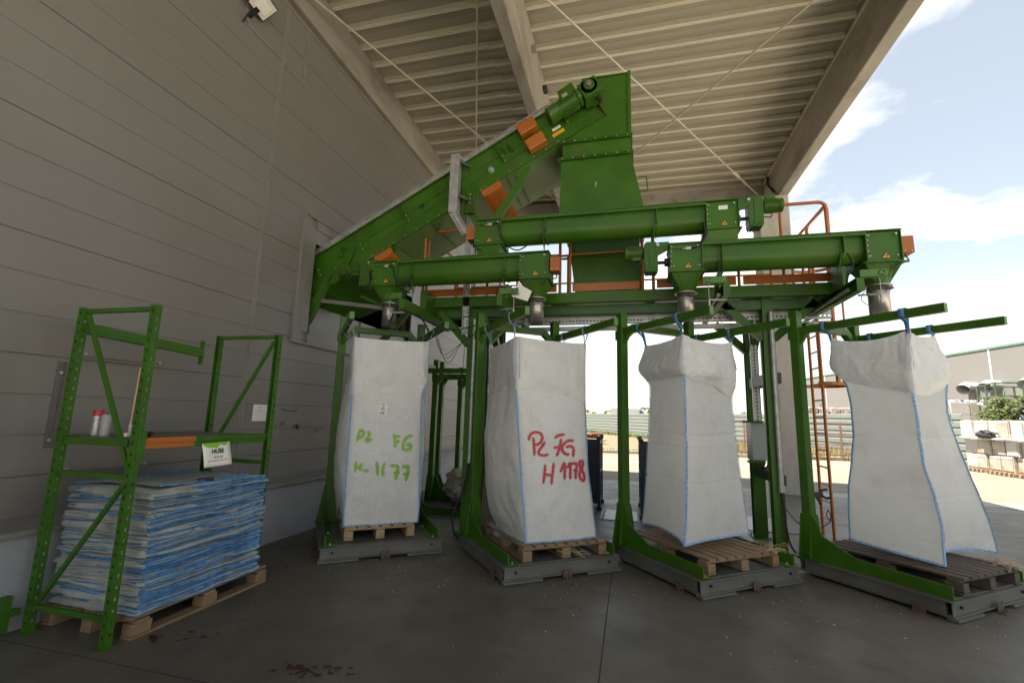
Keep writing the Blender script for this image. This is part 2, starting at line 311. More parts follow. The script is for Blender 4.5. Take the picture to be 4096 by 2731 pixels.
def rounded(pts, r=.08, n=5):
    pts = [Vector(p) for p in pts]; o = [pts[0]]
    for i in range(1, len(pts)-1):
        a, b, c = pts[i-1], pts[i], pts[i+1]; d1 = (a-b); d2 = (c-b); rr = min(r, d1.length*.45, d2.length*.45)
        p = b + d1.normalized()*rr; q = b + d2.normalized()*rr
        for k in range(n+1):
            t = k/n; o.append(p*(1-t)**2 + b*2*t*(1-t) + q*t*t)
    o.append(pts[-1]); return o
def text_mesh(s, size, bold=False, ext=0.0005):
    c = bpy.data.curves.new('txt', 'FONT'); c.body = s; c.size = size; c.extrude = ext; c.align_x = 'CENTER'
    if bold: c.offset = size*.02
    o = bpy.data.objects.new('txt', c); COL.objects.link(o); dg = bpy.context.evaluated_depsgraph_get()
    me = bpy.data.meshes.new_from_object(o.evaluated_get(dg)); vs = [v.co.copy() for v in me.vertices]; fs = [list(p.vertices) for p in me.polygons]
    bpy.data.objects.remove(o); bpy.data.curves.remove(c); bpy.data.meshes.remove(me); return vs, fs

# ================================================================ SETTING
def sheet(name, poly, z, mat, kind='structure', thick=0.0):
    b = MB(); b.prism(poly, 'z', z-thick, z) if thick else b.add([(x, y, z) for x, y in poly], [tuple(range(len(poly)))])
    return tag(b.build(name, mat), kind=kind)
sheet('ground', [(-500,-300),(500,-300),(500,900),(-500,900)], -0.03, 'dirt')
kd = Vector((cos(radians(11)), sin(radians(11))))       # direction of the road and its kerb
def kl(x, off=0): return (x, 23.2 + (x+.9)*math.tan(radians(11)) + off)
sheet('road', [(-60, 13.05), (60, 13.05), (60, -60), (90,-60), kl(90), kl(-60)], -0.012, 'road')
M['yardc'] = pm('bounce_yard_concrete', (0.50, 0.46, 0.38), 0.8, var=.08, scale=.5)  # mostly unseen yard, made extra pale to bounce light in under the canopy
sheet('yard', [(-4.2,-60),(60,-60),(60,13.05),(8.0,13.05),(8.0,-4.2),(-4.2,-4.2)], -0.008, 'yardc')
b = MB(); b.box(-8, 7.7, -4.2, 12.35, -0.2, 0.0); tag(b.build('floor', 'floor'), kind='structure')
b = MB(); b.box(-8, 7.9, 12.35, 13.05, -0.2, -0.004); b.box(7.7, 8.0, -4.2, 12.35, -.2, -.004); tag(b.build('pavement', 'apron'), kind='structure')
b = MB()
for x0 in range(-60, 120, 2):
    p = kl(x0); q = kl(x0+1.985); b.add([(p[0],p[1],-.02),(q[0],q[1],-.02),(q[0],q[1],.13),(p[0],p[1],.13),(p[0],p[1]+.16,.13),(q[0],q[1]+.16,.13),(p[0],p[1]+.16,-.02),(q[0],q[1]+.16,-.02)], [(0,1,2,3),(3,2,5,4),(4,5,7,6),(0,3,4,6),(1,7,5,2)])
tag(b.build('kerb', 'kerb', bevel=.012), kind='structure')
b = MB(); p = [kl(-60,-4.45), kl(60,-4.45), kl(60,-4.30), kl(-60,-4.30)]; b.add([(x,y,-.006) for x,y in p], [(0,1,2,3)]); tag(b.build('road_marking', 'line'), kind='structure')
# floor joints, dried red paint drips
b = MB(); b.box(-.212,-.204,-2,12.3,0,.0015); b.box(-4.25,7.6,2.492,2.498,0,.0015); b.box(-4.25,7.6,8.996,9.002,0,.0015)
tag(b.build('floor_joint', 'seam'), kind='structure')
b = MB()
for cx, cy, n, s in ((-3.29,2.83,12,.04),(-3.05,2.92,10,.12),(-2.0,2.76,26,.06),(-1.85,2.80,12,.09),(-2.2,2.80,8,.10)):
    for i in range(n):
        x = cx+R_.gauss(0,s*1.2); y = cy+R_.gauss(0,s*.5); r = abs(R_.gauss(.005,.006))+.002
        k = 9; b.add([(x,y,.0022)]+[(x+r*1.5*(1+.3*R_.random())*cos(2*pi*j/k), y+r*(1+.4*R_.random())*sin(2*pi*j/k), .002) for j in range(k)], [(0,1+j,1+(j+1)%k) for j in range(k)])
tag(b.build('paint_spill', 'paintspill', loc=(-2.6,2.85,0)), 'dried dark red paint drips on the floor in front of the folded bag stack', 'paint spill', kind='stuff')
b = MB()
for i in range(16):
    x = R_.uniform(-3,5); y = R_.uniform(2.2,8.5); a = R_.gauss(.9,.5); L = R_.uniform(.08,.5); c_ = R_.gauss(0,.2); w_ = R_.uniform(.001,.003); pr=None; n=10
    for j in range(n+1):
        t_ = j/n; ax = a+c_*t_; p = Vector((x+cos(a+c_*t_*.5)*L*t_, y+sin(a+c_*t_*.5)*L*t_, .0016)); nn = Vector((-sin(ax),cos(ax),0))*w_*(1 if 0<j<n else .2)
        if pr: b.add([pr[0],pr[1],p+nn,p-nn],[(0,3,2,1)])
        pr=(p-nn,p+nn)
tag(b.build('scuff_marks', pm('scuff_rubber',(0.06,0.056,0.046),.6,var=.2), loc=(0,5,0)), kind='structure')
# litter of flakes on floor near scales
b = MB()
for cx, cy, sx, sy, n in ((-1.0,4.7,.7,.3,60),(0.95,5.0,.6,.25,70),(-2.8,4.85,.5,.25,60),(0,4.2,3,1,45),(3.0,5.1,.5,.3,30)):
    for i in range(n):
        x = R_.gauss(cx,sx); y = R_.gauss(cy,sy); r = R_.uniform(.003,.009); a = R_.random()*6.3
        b.add([(x+r*cos(a+t)*(1 if t in (0,3.14) else .6), y+r*sin(a+t), .003+R_.random()*.004) for t in (0,1.57,3.14,4.71)], [(0,1,2,3)])
tag(b.build('foam_flakes', 'paper', loc=(0,4.6,0)), 'tiny white plastic flakes scattered over the concrete floor', 'flakes', kind='stuff')

# ================================================================ HALL WALL
WX = -4.28
NX_, KW = -4.65, 1.0864      # the cladding stands back behind the plinth
def wallmap(o, root=None):
    L = (root or o).location if root is None or root is o else root.location
    L = Vector(L)
    for v in o.data.vertices:
        w_ = v.co + L; v.co = Vector((NX_+(w_.x-WX), w_.y*KW, 1.6+(w_.z-1.6)*KW)) - L
def wallthing(root):
    L = root.location.copy(); Ln = Vector((NX_+(L.x-WX), L.y*KW, 1.6+(L.z-1.6)*KW))
    def rec(o):
        if o.type == 'MESH':
            for v in o.data.vertices:
                w_ = v.co + L; v.co = Vector((NX_+(w_.x-WX), w_.y*KW, 1.6+(w_.z-1.6)*KW)) - Ln
        for c in o.children: rec(c)
    rec(root); root.location = Ln
hall = thing('hall_building', 'grey panel clad hall wall with a concrete plinth and a square opening', 'building', (-4.28, 0, 0))
OY0, OY1, OZ0, OZ1 = 5.34, 8.35, 2.65, 3.93
WTOP = 6.88; YN, YF = -9.0, 15.2
gro = [1.37-.2935+.2935*k for k in range(-1, 22)]
def cladding(b, y0, y1, z0, z1, x=WX):
    zs = [z0]; prof = [(x, z0)]
    for i, g in enumerate(gro):
        if z0+.02 < g < z1-.02:
            d = .012 if i % 3 == 1 else .006
            hh = .006 if i % 3 == 1 else .008
            prof += [(x, g-hh), (x-d, g-hh*.4), (x-d, g+hh*.4), (x, g+hh)]
    prof.append((x, z1)); n = len(prof)
    b.add([(a, y0, c) for a, c in prof] + [(a, y1, c) for a, c in prof], [(i, i+1, n+i+1, n+i) for i in range(n-1)])
b = MB()
cladding(b, YN, 4.375, .78, WTOP); cladding(b, 4.425, OY0, .78, WTOP); cladding(b, OY0, OY1, .78, OZ0); cladding(b, OY0, OY1, OZ1, WTOP); cladding(b, OY1, YF, .78, WTOP)
b.box(-4.40, -4.283, YN, YF, WTOP, WTOP+.012)
b.box(-4.5, -4.40, YN, OY0, .78, WTOP); b.box(-4.5, -4.40, OY1, YF, .78, WTOP); b.box(-4.5, -4.40, OY0, OY1, .78, OZ0); b.box(-4.5, -4.40, OY0, OY1, OZ1, WTOP)
b.build('cladding', 'panel', hall)
b = MB(); 
b.box(-4.30,-4.274,4.37,4.43,.79,6.02); b.box(-4.274,-4.262,4.393,4.407,.79,6.02)
b.box(-4.30,-4.27,4.36,4.44,6.02,WTOP-.06); b.box(-4.30,-4.262,3.80,4.36,6.02,6.07); b.box(-4.30,-4.262,3.78,3.84,6.07,WTOP)
b.box(-4.30,-4.262,4.445,4.90,5.98,6.02); b.box(-4.30,-4.262,4.76,4.80,6.1,WTOP-.02); b.box(-4.30,-4.265,YN,YF,WTOP-.06,WTOP-.002)
for y in (-2.6, 11.6): b.box(-4.30,-4.268,y-.04,y+.04,.79,WTOP-.06)
b.build('flashing', 'flash', hall, bevel=.003)
b = MB()
fo = .29
b.box(-4.29,-4.25,OY0-fo,OY0-.13,OZ0-.17,OZ1+.36); b.box(-4.29,-4.262,OY0-.13,OY0,OZ0,OZ1+.2); b.box(-4.29,-4.25,OY0,OY1+.2,OZ0-.17,OZ0); b.box(-4.29,-4.25,OY0,OY1+.2,OZ1+.20,OZ1+.36); b.box(-4.29,-4.25,OY1,OY1+.2,OZ0,OZ1+.2)
b.box(-4.29,-4.26,OY0,OY1,OZ1,OZ1+.20)
b.box(-4.25,-4.235,OY0-fo,OY0-fo+.03,OZ0-.17,OZ1+.36); b.box(-4.25,-4.235,OY0-fo+.03,OY1+.2,OZ0-.17,OZ0-.14); b.box(-4.25,-4.235,OY0-fo+.03,OY1+.2,OZ1+.33,OZ1+.36)
b.box(-4.60,-4.29,OY0-.01,OY0,OZ0,OZ1)
b.build('opening_frame', 'flash', hall, bevel=.004)
b = MB(); b.box(-4.38,-4.35,5.47,8.3,OZ0,3.08); b.box(-4.35,-4.33,6.7,6.74,OZ0,3.08); b.build('infill_panel', 'panel', hall)
b = MB(); b.box(-9,-8.8,2,12,0,6.8); b.box(-9,-4.9,2,2.2,0,6.8); b.box(-9,-4.9,12,12.2,0,6.8); b.box(-9,-4.9,2.2,12,6.7,6.8); b.build('inner_wall', 'greysteel', hall)
b = MB(); b.box(-20,-5.0,YN,YF,8.5,8.7); b.build('roof_slab', 'greysteel', hall)
b = MB(); b.box(-4.285,-4.277,11.84,11.93,.78,4.4); b.build('door_gap', 'black', hall)
b = MB(); b.tube([(-4.22,12.02,.75),(-4.22,12.02,6.6)], .04, 12); b.build('downpipe', 'flash', hall)
# dirt smears where loads rubbed the wall
b = MB()
for (cy, cz, sy, sz, n) in ((5.35,1.40,.30,.04,70),(5.75,1.33,.22,.04,40),(5.05,1.44,.12,.03,16),(10.2,1.05,.5,.08,60),(7.4,2.88,.08,.10,30)):
    for i in range(n):
        y = R_.gauss(cy,sy); z = R_.gauss(cz,sz); a = R_.uniform(.003,.02); h = R_.uniform(.004,.035)
        x = -4.2782 if cy != 7.4 else -4.348
        b.add([(x,y-a,z-h*.6),(x,y+a*.6,z-h),(x,y+a,z+h*.7),(x,y-a*.5,z+h)], [(0,1,2,3)])
o = b.build('dirt_smear', pm('wall_grime', (0.31,0.25,0.19), .8, var=.3, scale=30), hall)

bpy.context.view_layer.update()
for o in list(hall.children):
    if o.name.split('.')[0] not in ('inner_wall','roof_slab'): wallmap(o, hall)
b = MB(); b.box(-4.9, -4.28, YN, 16.5, 0, .645); b.build('plinth', 'plinth', hall)
b = MB(); b.prism([(-4.66,.645),(-4.245,.645),(-4.245,.690),(-4.30,.698),(-4.66,.722)], 'y', YN, 16.5); b.box(-4.245,-4.235,YN,16.5,.660,.675); b.build('ledge', 'flash', hall, bevel=.003)

# ================================================================ CANOPY
can = thing('canopy', 'open canopy of beige ribbed roof sheets on concrete beams and a column', 'canopy', (3.6, 12.6, 0))
def deck(name, x0, x1, ph, y0, y1):
    b = MB(); prof = []; y = y0; k = math.floor((y0-ph)/.4425)
    pts = []
    while ph+k*.4425 < y1:
        c = ph+k*.4425
        pts += [(c-.040,8.385),(c-.034,8.302),(c-.030,8.298),(c-.010,8.298),(c-.006,8.308),(c+.006,8.308),(c+.010,8.298),(c+.030,8.298),(c+.034,8.302),(c+.040,8.385),(c+.2,8.385),(c+.203,8.378),(c+.237,8.378),(c+.24,8.385)]; k += 1
    pts = [p for p in pts if y0 <= p[0] <= y1]; n = len(pts)
    b.add([(x0,a,c) for a,c in pts]+[(x1,a,c) for a,c in pts]+[(x0,a,c+.012) for a,c in pts]+[(x1,a,c+.012) for a,c in pts],
          [(i,i+1,n+i+1,n+i) for i in range(n-1)]+[(2*n+i,3*n+i,3*n+i+1,2*n+i+1) for i in range(n-1)])
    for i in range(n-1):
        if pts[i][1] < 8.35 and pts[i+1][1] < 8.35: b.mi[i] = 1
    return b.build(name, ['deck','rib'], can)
YC = -3.4  # canopy's near edge, behind the camera, placed to tune the light underneath
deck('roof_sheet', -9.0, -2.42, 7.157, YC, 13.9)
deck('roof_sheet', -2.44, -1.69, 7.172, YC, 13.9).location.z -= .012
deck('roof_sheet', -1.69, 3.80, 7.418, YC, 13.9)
b = MB(); b.box(-9, 4.0, YC, 14.1, 8.47, 8.57); b.build('roof_covering', 'greysteel', can)
def beam(x0, x1, y0, y1, z0, z1, name='beam'):
    b = MB(); c = .018; b.prism([(x0+c,z0),(x1-c,z0),(x1,z0+c),(x1,z1),(x0,z1),(x0,z0+c)], 'y', y0, y1); return b.build(name, 'conc', can)
beam(-4.93, -4.77, YC, 13.6, 7.64, 8.29)
b = MB(); b.box(-5.9,-4.772,2.4,5.63,7.642,8.28); b.build('corbel', 'conc', can, bevel=.015)
beam(-1.805, -1.588, YC, 13.6, 7.22, 8.30)
beam(3.73, 3.975, YC, 13.9, 7.33, 8.46)
b = MB(); b.box(3.700,3.73,YC,13.6,8.19,8.225); b.build('trim_strip', 'rod', can)
b = MB(); b.box(-9,3.725,13.6,13.9,7.86,8.30); b.build('end_beam', 'conc', can, bevel=.012)
b = MB(); b.prism([(3.25,12.33),(3.28,12.30),(3.945,12.30),(3.975,12.33),(3.975,12.87),(3.945,12.9),(3.28,12.9),(3.25,12.87)], 'z', 0, 7.33); b.build('column', 'colc', can)
b = MB(); b.prism([(3.25,-3.4),(3.975,-3.4),(3.975,-2.8),(3.25,-2.8)], 'z', 0, 7.33); b.build('column', 'colc', can)
def rod(a, c, tb=None):
    b = MB(); b.tube([a, c], .017, 10); a = Vector(a); c = Vector(c); d = (c-a)
    if tb: 
        b.tube([a+d*(tb-.02), a+d*(tb+.02)], .034, 10); b.tube([a+d*(tb+.05), a+d*(tb+.075)], .030, 10)
    b.tube([a, a+d.normalized()*.16], .035, 8); b.build('tie_rod', 'rod', can)
rod((-4.72,4.92,7.85),(-1.75,13.3,7.86),.50); rod((-1.98,5.2,7.85),(-4.70,13.2,7.86)); 
rod((-1.55,5.35,7.86),(3.6,13.45,7.90),.83); rod((3.70,5.45,7.8),(-1.55,12.9,7.80))
b = MB(); b.box(-4.80,-4.66,4.82,4.95,7.80,7.95); b.build('rod_bracket', 'flash', can, bevel=.01); b = MB(); b.box(-1.60,-1.50,6.95,7.05,7.9,8.0); b.build('rod_bracket', 'flash', can, bevel=.01)
b = MB(); b.box(-1.588,-1.50,8.05,8.22,7.98,8.06); b.build('junction_box', 'black', can, bevel=.01)
b = MB(); b.tube(smooth_path([(3.72,13.0,8.2),(3.66,12.8,7.9),(3.70,12.5,7.5),(3.6,12.27,7.3)]), .035, 8); b.build('drain_pipe', 'black', can)

# floodlight on the hall wall
fl = thing('floodlight', 'square black floodlight with pale glass high on the grey wall', 'floodlight', (-4.25,3.8,6.1))
T = Matrix.Translation((-4.12,3.85,6.30)) @ Matrix.Rotation(radians(10),4,'Z') @ Matrix.Rotation(radians(-38),4,'Y')
T = T @ Matrix.Translation((0,0,0)) @ Matrix.Scale(.74,4)
b = MB(); b.box(-.17,.17,-.20,.20,-.02,.045,T); b.box(-.12,.12,-.14,.14,.045,.09,T)
for i in range(9): b.box(-.13,.13,-.13+.03*i,-.123+.03*i,.09,.11,T)
b.build('housing', 'black', fl, bevel=.006)
b = MB(); b.box(-.15,.15,-.18,.18,-.026,-.02,T); g = b.build('lamp_glass', 'glass', fl)
b = MB(); b.box(-.09,.09,-.12,.12,-.030,-.026,T); b.build('reflector', 'paper', g, bevel=.004)
b = MB(); b.bar((-4.27,3.8,6.12),(-4.12,3.8,6.20),.06,.01); b.tube([(-4.265,3.74,6.0),(-4.16,3.72,6.08)],.012,6); b.build('bracket', 'black', fl)
wallthing(fl)

# ================================================================ notices and bars on the wall
b = MB(); b.box(-4.277,-4.272,4.56,4.83,1.465,1.66); o = b.build('notice', 'paper', loc=(-4.275,4.7,1.56)); tag(o, 'white notice sheet on the wall left of the dirt smears, lower of two notices', 'notice')
vs, fs = text_mesh('SCARE', .03)
for (s_, z_, sz) in (('FLUX', 1.62, .022), ('P 12', 1.575, .03), ('- - -', 1.54, .02), ('____', 1.48, .02)):
    vs, fs = text_mesh(s_, sz); t = MB(); t.add([(-4.2715, 4.66+v.x, z_+v.y) for v in vs], fs); t.build('lettering', 'ink', o)
o['label'] = 'white paper notice stuck on the grey wall beside the far rack post'
for (y0,y1,z,lab) in ((2.71,3.39,1.995,'upper white steel angle bolted to the wall behind the rack'),(2.72,3.39,1.09,'lower white steel angle bolted to the wall just above the folded bags')):
    b = MB(); b.box(-4.277,-4.27,y0,y1,z-.03,z+.03); b.box(-4.27,-4.235,y0+.04,y1-.04,z-.006,z); o = b.build('wall_angle','flash',loc=(-4.27,y0,z)); tag(o, lab, 'steel angle', 'steel angles bolted to the wall')
    t = MB()
    for yy in (y0+.035,y1-.035): t.tube([(-4.27,yy,z+.01),(-4.245,yy,z+.01)],.012,8)
    t.build('bolt','bolt',o)
b = MB(); b.box(-4.277,-4.27,2.585,2.63,1.27,1.93); b.box(-4.27,-4.235,2.625,2.63,1.27,1.93); o = b.build('wall_angle','greysteel',loc=(-4.27,2.6,1.3)); tag(o,'dark grey upright steel angle on the wall beside the left rack post','steel angle','steel angles bolted to the wall')
t = MB()
for zz in (1.33,1.84): t.tube([(-4.27,2.605,zz),(-4.25,2.605,zz)],.012,8)
t.build('bolt','bolt',o)
b = MB(); b.tube(smooth_path([(-4.27,5.02,1.62),(-4.262,5.1,1.60),(-4.262,5.22,1.59),(-4.27,5.3,1.615)]),.004,6); tag(b.build('loose_wire','dark',loc=(-4.27,5.16,1.6)),'short loose wire loop hanging on the wall above the dirt smears','wire')

for o in list(COL.objects):
    if o.parent is None and o.name.split('.')[0] in ('notice','wall_angle','loose_wire'): wallthing(o)

# ================================================================ STORAGE RACK
rk = thing('storage_rack', 'green steel storage rack with slotted posts and one shelf against the wall', 'rack', (-3.85, 3.25, 0))
def rack_post(x, y, side):
    b = MB(); w_, dp, th = .075, .06, .0045
    # open channel with slots: face towards +X built from strips so that the slots are real holes
    x0, x1 = x-.006, x; pitch = .0745; z = 0
    def slot_face(fx0, fx1, fy0, fy1, axis, off):
        z0 = 0; k = 0
        holes = []
        zz = .06+off
        while zz < 2.30: holes.append(zz); zz += pitch
        if axis == 'x':
            m_ = (fy0+fy1)/2; hw = .008
            b.box(fx0, fx1, fy0, m_-hw, 0, 2.35); b.box(fx0, fx1, m_+hw, fy1, 0, 2.35)
            last = 0
            for h in holes: b.box(fx0, fx1, m_-hw, m_+hw, last, h); last = h+.022
            b.box(fx0, fx1, m_-hw, m_+hw, last, 2.35)
        else:
            m_ = (fx0+fx1)/2; hw = .008
            b.box(fx0, m_-hw, fy0, fy1, 0, 2.35); b.box(m_+hw, fx1, fy0, fy1, 0, 2.35)
            last = 0
            for h in holes: b.box(m_-hw, m_+hw, fy0, fy1, last, h); last = h+.022
            b.box(m_-hw, m_+hw, fy0, fy1, last, 2.35)
    slot_face(x-.055, x-.0045, y-.004, y, 'y', 0) if side > 0 else slot_face(x-.055, x-.0045, y, y+.004, 'y', 0)
    slot_face(x-.0045, x, y-.004 if side > 0 else y-.045, y+.045 if side > 0 else y+.004, 'x', .012)
    yb = (y, y+.04) if side > 0 else (y-.04, y)
    b.box(x-.055, x-.0505, yb[0], yb[1], 0, 2.35)
    b.box(x-.065, x+.012, y-.03 if side>0 else y-.075, y+.075 if side>0 else y+.03, 0, .006)
    return b.build('post', 'greenrack', rk)
XR, XL = -3.40, -4.125
for y, s in ((2.60, 1), (3.90, -1)):
    rack_post(XR, y, s); rack_post(XL, y, s)
    yy = y + .03*s
    for z0 in (2.325, 1.10, .17):
        b = MB(); b.box(XL+.004, XR-.057, yy-.016, yy+.016, z0-.018, z0+.018); b.build('cross_bar', 'greenrack', rk, bevel=.003)
    def br(p, q):
        b = MB(); p = Vector(p); q = Vector(q); b.bar(p, q, .028, .028, up=(0,1,0)); b.build('brace', 'greenrack', rk, bevel=.003)
    if s > 0:
        br((XL+.01, yy, 2.30), (XR-.065, yy, 1.14)); br((XR-.065, yy, 1.08), (XL+.01, yy, .20))
    else:
        br((XR-.065, yy, 2.28), (XL+.01, yy, 1.14)); br((XL+.01, yy, 1.06), (XR-.065, yy, .22))
# beams and shelf
b = MB(); b.box(-3.455,-3.405,3.08,3.86,1.335,1.375); b.box(-3.455,-3.418,3.08,3.86,1.295,1.335); b.build('shelf_beam','greenrack',rk,bevel=.003)
b = MB(); b.box(-3.456,-3.404,2.665,3.08,1.335,1.375); b.box(-3.456,-3.417,2.665,3.08,1.295,1.335); b.build('shelf_beam','orange',rk,bevel=.003)
b = MB(); b.box(-4.20,-4.15,2.665,3.86,1.30,1.37); b.build('shelf_beam','greenrack',rk,bevel=.003)
b = MB(); b.box(-4.15,-3.458,2.665,3.86,1.352,1.366); b.build('shelf','greysteel',rk)
b = MB(); b.box(-4.15,-3.50,2.615,2.66,1.31,1.36); b.build('shelf_end','greenrack',rk)
for (x,y,sg) in ((-3.397,2.61,1),(-3.397,3.84,-1)):
    b = MB(); b.box(x,x+.006,y,y+.055,1.22,1.42); b.tube([(x+.004,y+.03,1.39),(x+.014,y+.03,1.39)],.008,8); b.build('connector','greenrack',rk,bevel=.002)
b = MB(); b.bar((-4.19,2.66,2.20),(-4.17,3.70,2.15),.05,.085); b.box(-4.20,-4.14,3.70,3.706,2.03,2.27); b.build('loose_beam','greenrack',rk,bevel=.004)
b = MB(); b.bar((-4.25,2.52,.02),(-4.25,2.52,.26),.05,.05); b.box(-4.27,-4.22,2.49,2.60,.12,.16); tag(b.build('green_stub','greenrack',loc=(-4.22,2.52,0)),'short dark green steel stub on the floor behind the left rack post','stub')
# sign hanging from the shelf
sg = thing('sign', 'white HUSE sign card hanging from the front edge of the rack shelf', 'sign', (-3.40,3.27,1.32))
T = Matrix.Translation((-3.396,3.265,1.315)) @ Matrix.Rotation(radians(2),4,'X') @ Matrix.Rotation(radians(-9),4,'Y')
b = MB(); n = 8; vs=[]; 
for j in range(n+1):
    for i in range(7):
        y = -.135+.27*i/6; z = -.195*j/n; vs.append(T @ Vector((.006*sin(i*.9+j*.4)*j/n+.002, y+(.012*j/n), z)))
b.add(vs,[(j*7+i,j*7+i+1,(j+1)*7+i+1,(j+1)*7+i) for j in range(n) for i in range(6)],True)
b.build('card','paper',sg,solid=.0015)
b = MB(); b.add([T @ Vector((.0065, -.13+.035*i*.95, 0)) for i in range(8)]+[T @ Vector((.0065+.001*0, -.13+.035*i*.95, -.012-.02*abs(sin(i*1.9))-.015*(i in (2,3,4)))) for i in range(8)],[(i,i+1,8+i+1,8+i) for i in range(7)]); b.build('paint_mark','greenspray',sg)
for (s_,sz,zz,mt,bold) in (('HUSE',.052,-.088,'ink',True),('15 01 02',.026,-.130,'ink',False),('NU SE VOR AMESTECA CU ALTE DESEURI',.0105,-.152,'redink',True)):
    vs, fs = text_mesh(s_,sz,bold); t = MB(); t.add([T @ Vector((.0115+v.z, v.x+.006, zz+v.y)) for v in vs],fs); t.build('lettering',mt,sg)
# things on the shelf
def spray_can(x, y, cap, label):
    z = 1.367; t = thing('spray_can', label, 'spray can', (x,y,z), 0)
    b = MB(); b.tube([(x,y,z),(x,y,z+.006),(x,y,z+.15),(x,y,z+.158),(x,y,z+.165)],[.031,.033,.033,.031,.022],20); b.build('can','galv' if cap else 'enamel',t)
    b = MB(); 
    for k in range(26):
        a = R_.uniform(-2.4,.3); zz = z+R_.uniform(.02,.135); w_ = R_.uniform(.05,.25); h = R_.uniform(.001,.004)
        p = [(x+.0335*cos(a+q), y+.0335*sin(a+q)) for q in (0,w_/2,w_)]
        b.add([(px,py,zz) for px,py in p]+[(px,py,zz+h) for px,py in p],[(0,1,4,3),(1,2,5,4)])
    b.build('printing','ink' if cap else 'redink',t)
    if cap: b = MB(); b.tube([(x,y,z+.150),(x,y,z+.192),(x,y,z+.198)],[.0345,.0345,.030],20); b.build('cap','red',t)
    else: b = MB(); b.tube([(x,y,z+.165),(x,y,z+.175)],[.008,.007],10); b.build('nozzle','dark',t)
spray_can(-4.03,2.76,True,'grey spray can with a red cap on the rack shelf')
spray_can(-3.925,2.75,False,'white spray can without a cap on the rack shelf')
t = thing('rod_probe','thin copper coloured rod standing upright in a steel fitting on the rack shelf','rod',(-3.72,2.78,1.367))
b = MB(); b.tube([(-3.72,2.78,1.37),(-3.72,2.78,1.385),(-3.72,2.78,1.386),(-3.72,2.78,1.40)],[.055,.055,.05,.05],20); b.tube([(-3.72,2.78,1.40),(-3.72,2.78,1.44)],.016,6); b.tube([(-3.72,2.78,1.44),(-3.72,2.78,1.46)],.022,6); b.build('fitting','steel',t)
b = MB(); b.tube([(-3.72,2.78,1.46),(-3.718,2.79,1.90)],.0065,8); b.build('rod',pm('copper_rod',(.55,.36,.25),.35,.6),t)
b = MB(); b.tube([(-3.55,2.73,1.372),(-3.46,2.74,1.375)],.012,8); b.bar((-3.50,2.735,1.38),(-3.445,2.735,1.41),.03,.02); b.tube([(-3.47,2.75,1.372),(-3.44,2.85,1.372)],.007,6); tag(b.build('clamp','black',loc=(-3.5,2.74,1.37)),'black hand clamp lying on the shelf edge next to the front rack post','clamp')

# ================================================================ PALLETS
def pallet(label, cx, cy, z, rot, W, D, mat, group='wooden pallets', warp=0.0, loc_only=False):
    """W across (local u), D deep (local v), origin at centre bottom"""
    t = thing('pallet', label, 'pallet', (cx,cy,z), rot, group)
    def bb(x0,x1,y0,y1,z0,z1,nm):
        b = MB(True); b.box(x0,x1,y0,y1,z0,z1); 
        b.v = [Vector((v.x+R_.uniform(-.003,.003), v.y+R_.uniform(-.003,.003), v.z+R_.uniform(-.0015,.0015)+warp*v.x*v.y)) for v in b.v]
        b.build(nm, mat, t, bevel=.0025)
    for i in range(3):
        x = -W/2+.05+(W-.1)*i/2
        bb(x-.05,x+.05,-D/2,D/2,0,.020,'bottom_board')
        for j in range(3):
            y = -D/2+.07+(D-.14)*j/2; bb(x-.048,x+.048,y-.068,y+.068,.022,.098,'block')
    for j in range(3):
        y = -D/2+.07+(D-.14)*j/2; bb(-W/2,W/2,y-.05,y+.05,.100,.120,'stringer_board')
    nb = max(5, int(W/.115)) if W < D else 9
    # deck boards run front to back
    for i in range(nb):
        x = -W/2 + W*(i+.5)/nb; hw = W/nb*.40*R_.uniform(.85,1.05); bb(x-hw,x+hw,-D/2+R_.uniform(-.006,.006),D/2,.1225,.144,'deck_board')
    return t
TH = radians(38); Uv = Vector((cos(TH), sin(TH), 0)); Vv = Vector((-sin(TH), cos(TH), 0))
CEN = [Vector((-3.11,5.51,0)), Vector((-1.08,5.54,0)), Vector((.725,5.77,0)), Vector((2.73,5.92,0))]
def LW(k, u, v, z): return CEN[k] + Uv*u + Vv*v + Vector((0,0,z))
SZ = .165
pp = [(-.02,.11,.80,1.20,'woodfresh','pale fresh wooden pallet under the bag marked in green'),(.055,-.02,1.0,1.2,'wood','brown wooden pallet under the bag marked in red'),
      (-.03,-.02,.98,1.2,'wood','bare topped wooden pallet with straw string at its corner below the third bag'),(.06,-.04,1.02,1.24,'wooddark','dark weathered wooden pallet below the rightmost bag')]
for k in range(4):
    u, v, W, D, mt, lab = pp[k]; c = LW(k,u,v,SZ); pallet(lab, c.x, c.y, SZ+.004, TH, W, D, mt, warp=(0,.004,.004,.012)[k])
pallet('wooden pallet on the floor under the stack of folded bags', -3.79, 3.36, 0, 0, .86, 1.24, 'wood')
# straw string tangles
def tangle(c, n, s, label, mat='straw'):
    b = MB()
    for i in range(n):
        a = Vector(c)+Vector((R_.gauss(0,s),R_.gauss(0,s),abs(R_.gauss(0,s*.25)))); d = Vector((R_.gauss(0,1),R_.gauss(0,1),R_.gauss(0,.35))).normalized()*R_.uniform(.05,.16)
        b.tube(smooth_path([a, a+d*.4+Vector((0,0,R_.uniform(-.01,.04))), a+d+Vector((R_.gauss(0,.03),R_.gauss(0,.03),0))],3), R_.uniform(.0012,.0028), 5)
    tag(b.build('string_tangle', mat, loc=c), label, 'string')
tangle(LW(2,.40,-.56,.312),34,.06,'tangle of straw coloured string on the corner of the third pallet')
tangle(LW(3,.48,-.56,.312),44,.06,'bundle of pale string on the corner of the dark weathered pallet')
tangle(LW(1,.10,-.64,.22),16,.03,'loose string hanging from the front of the second pallet')

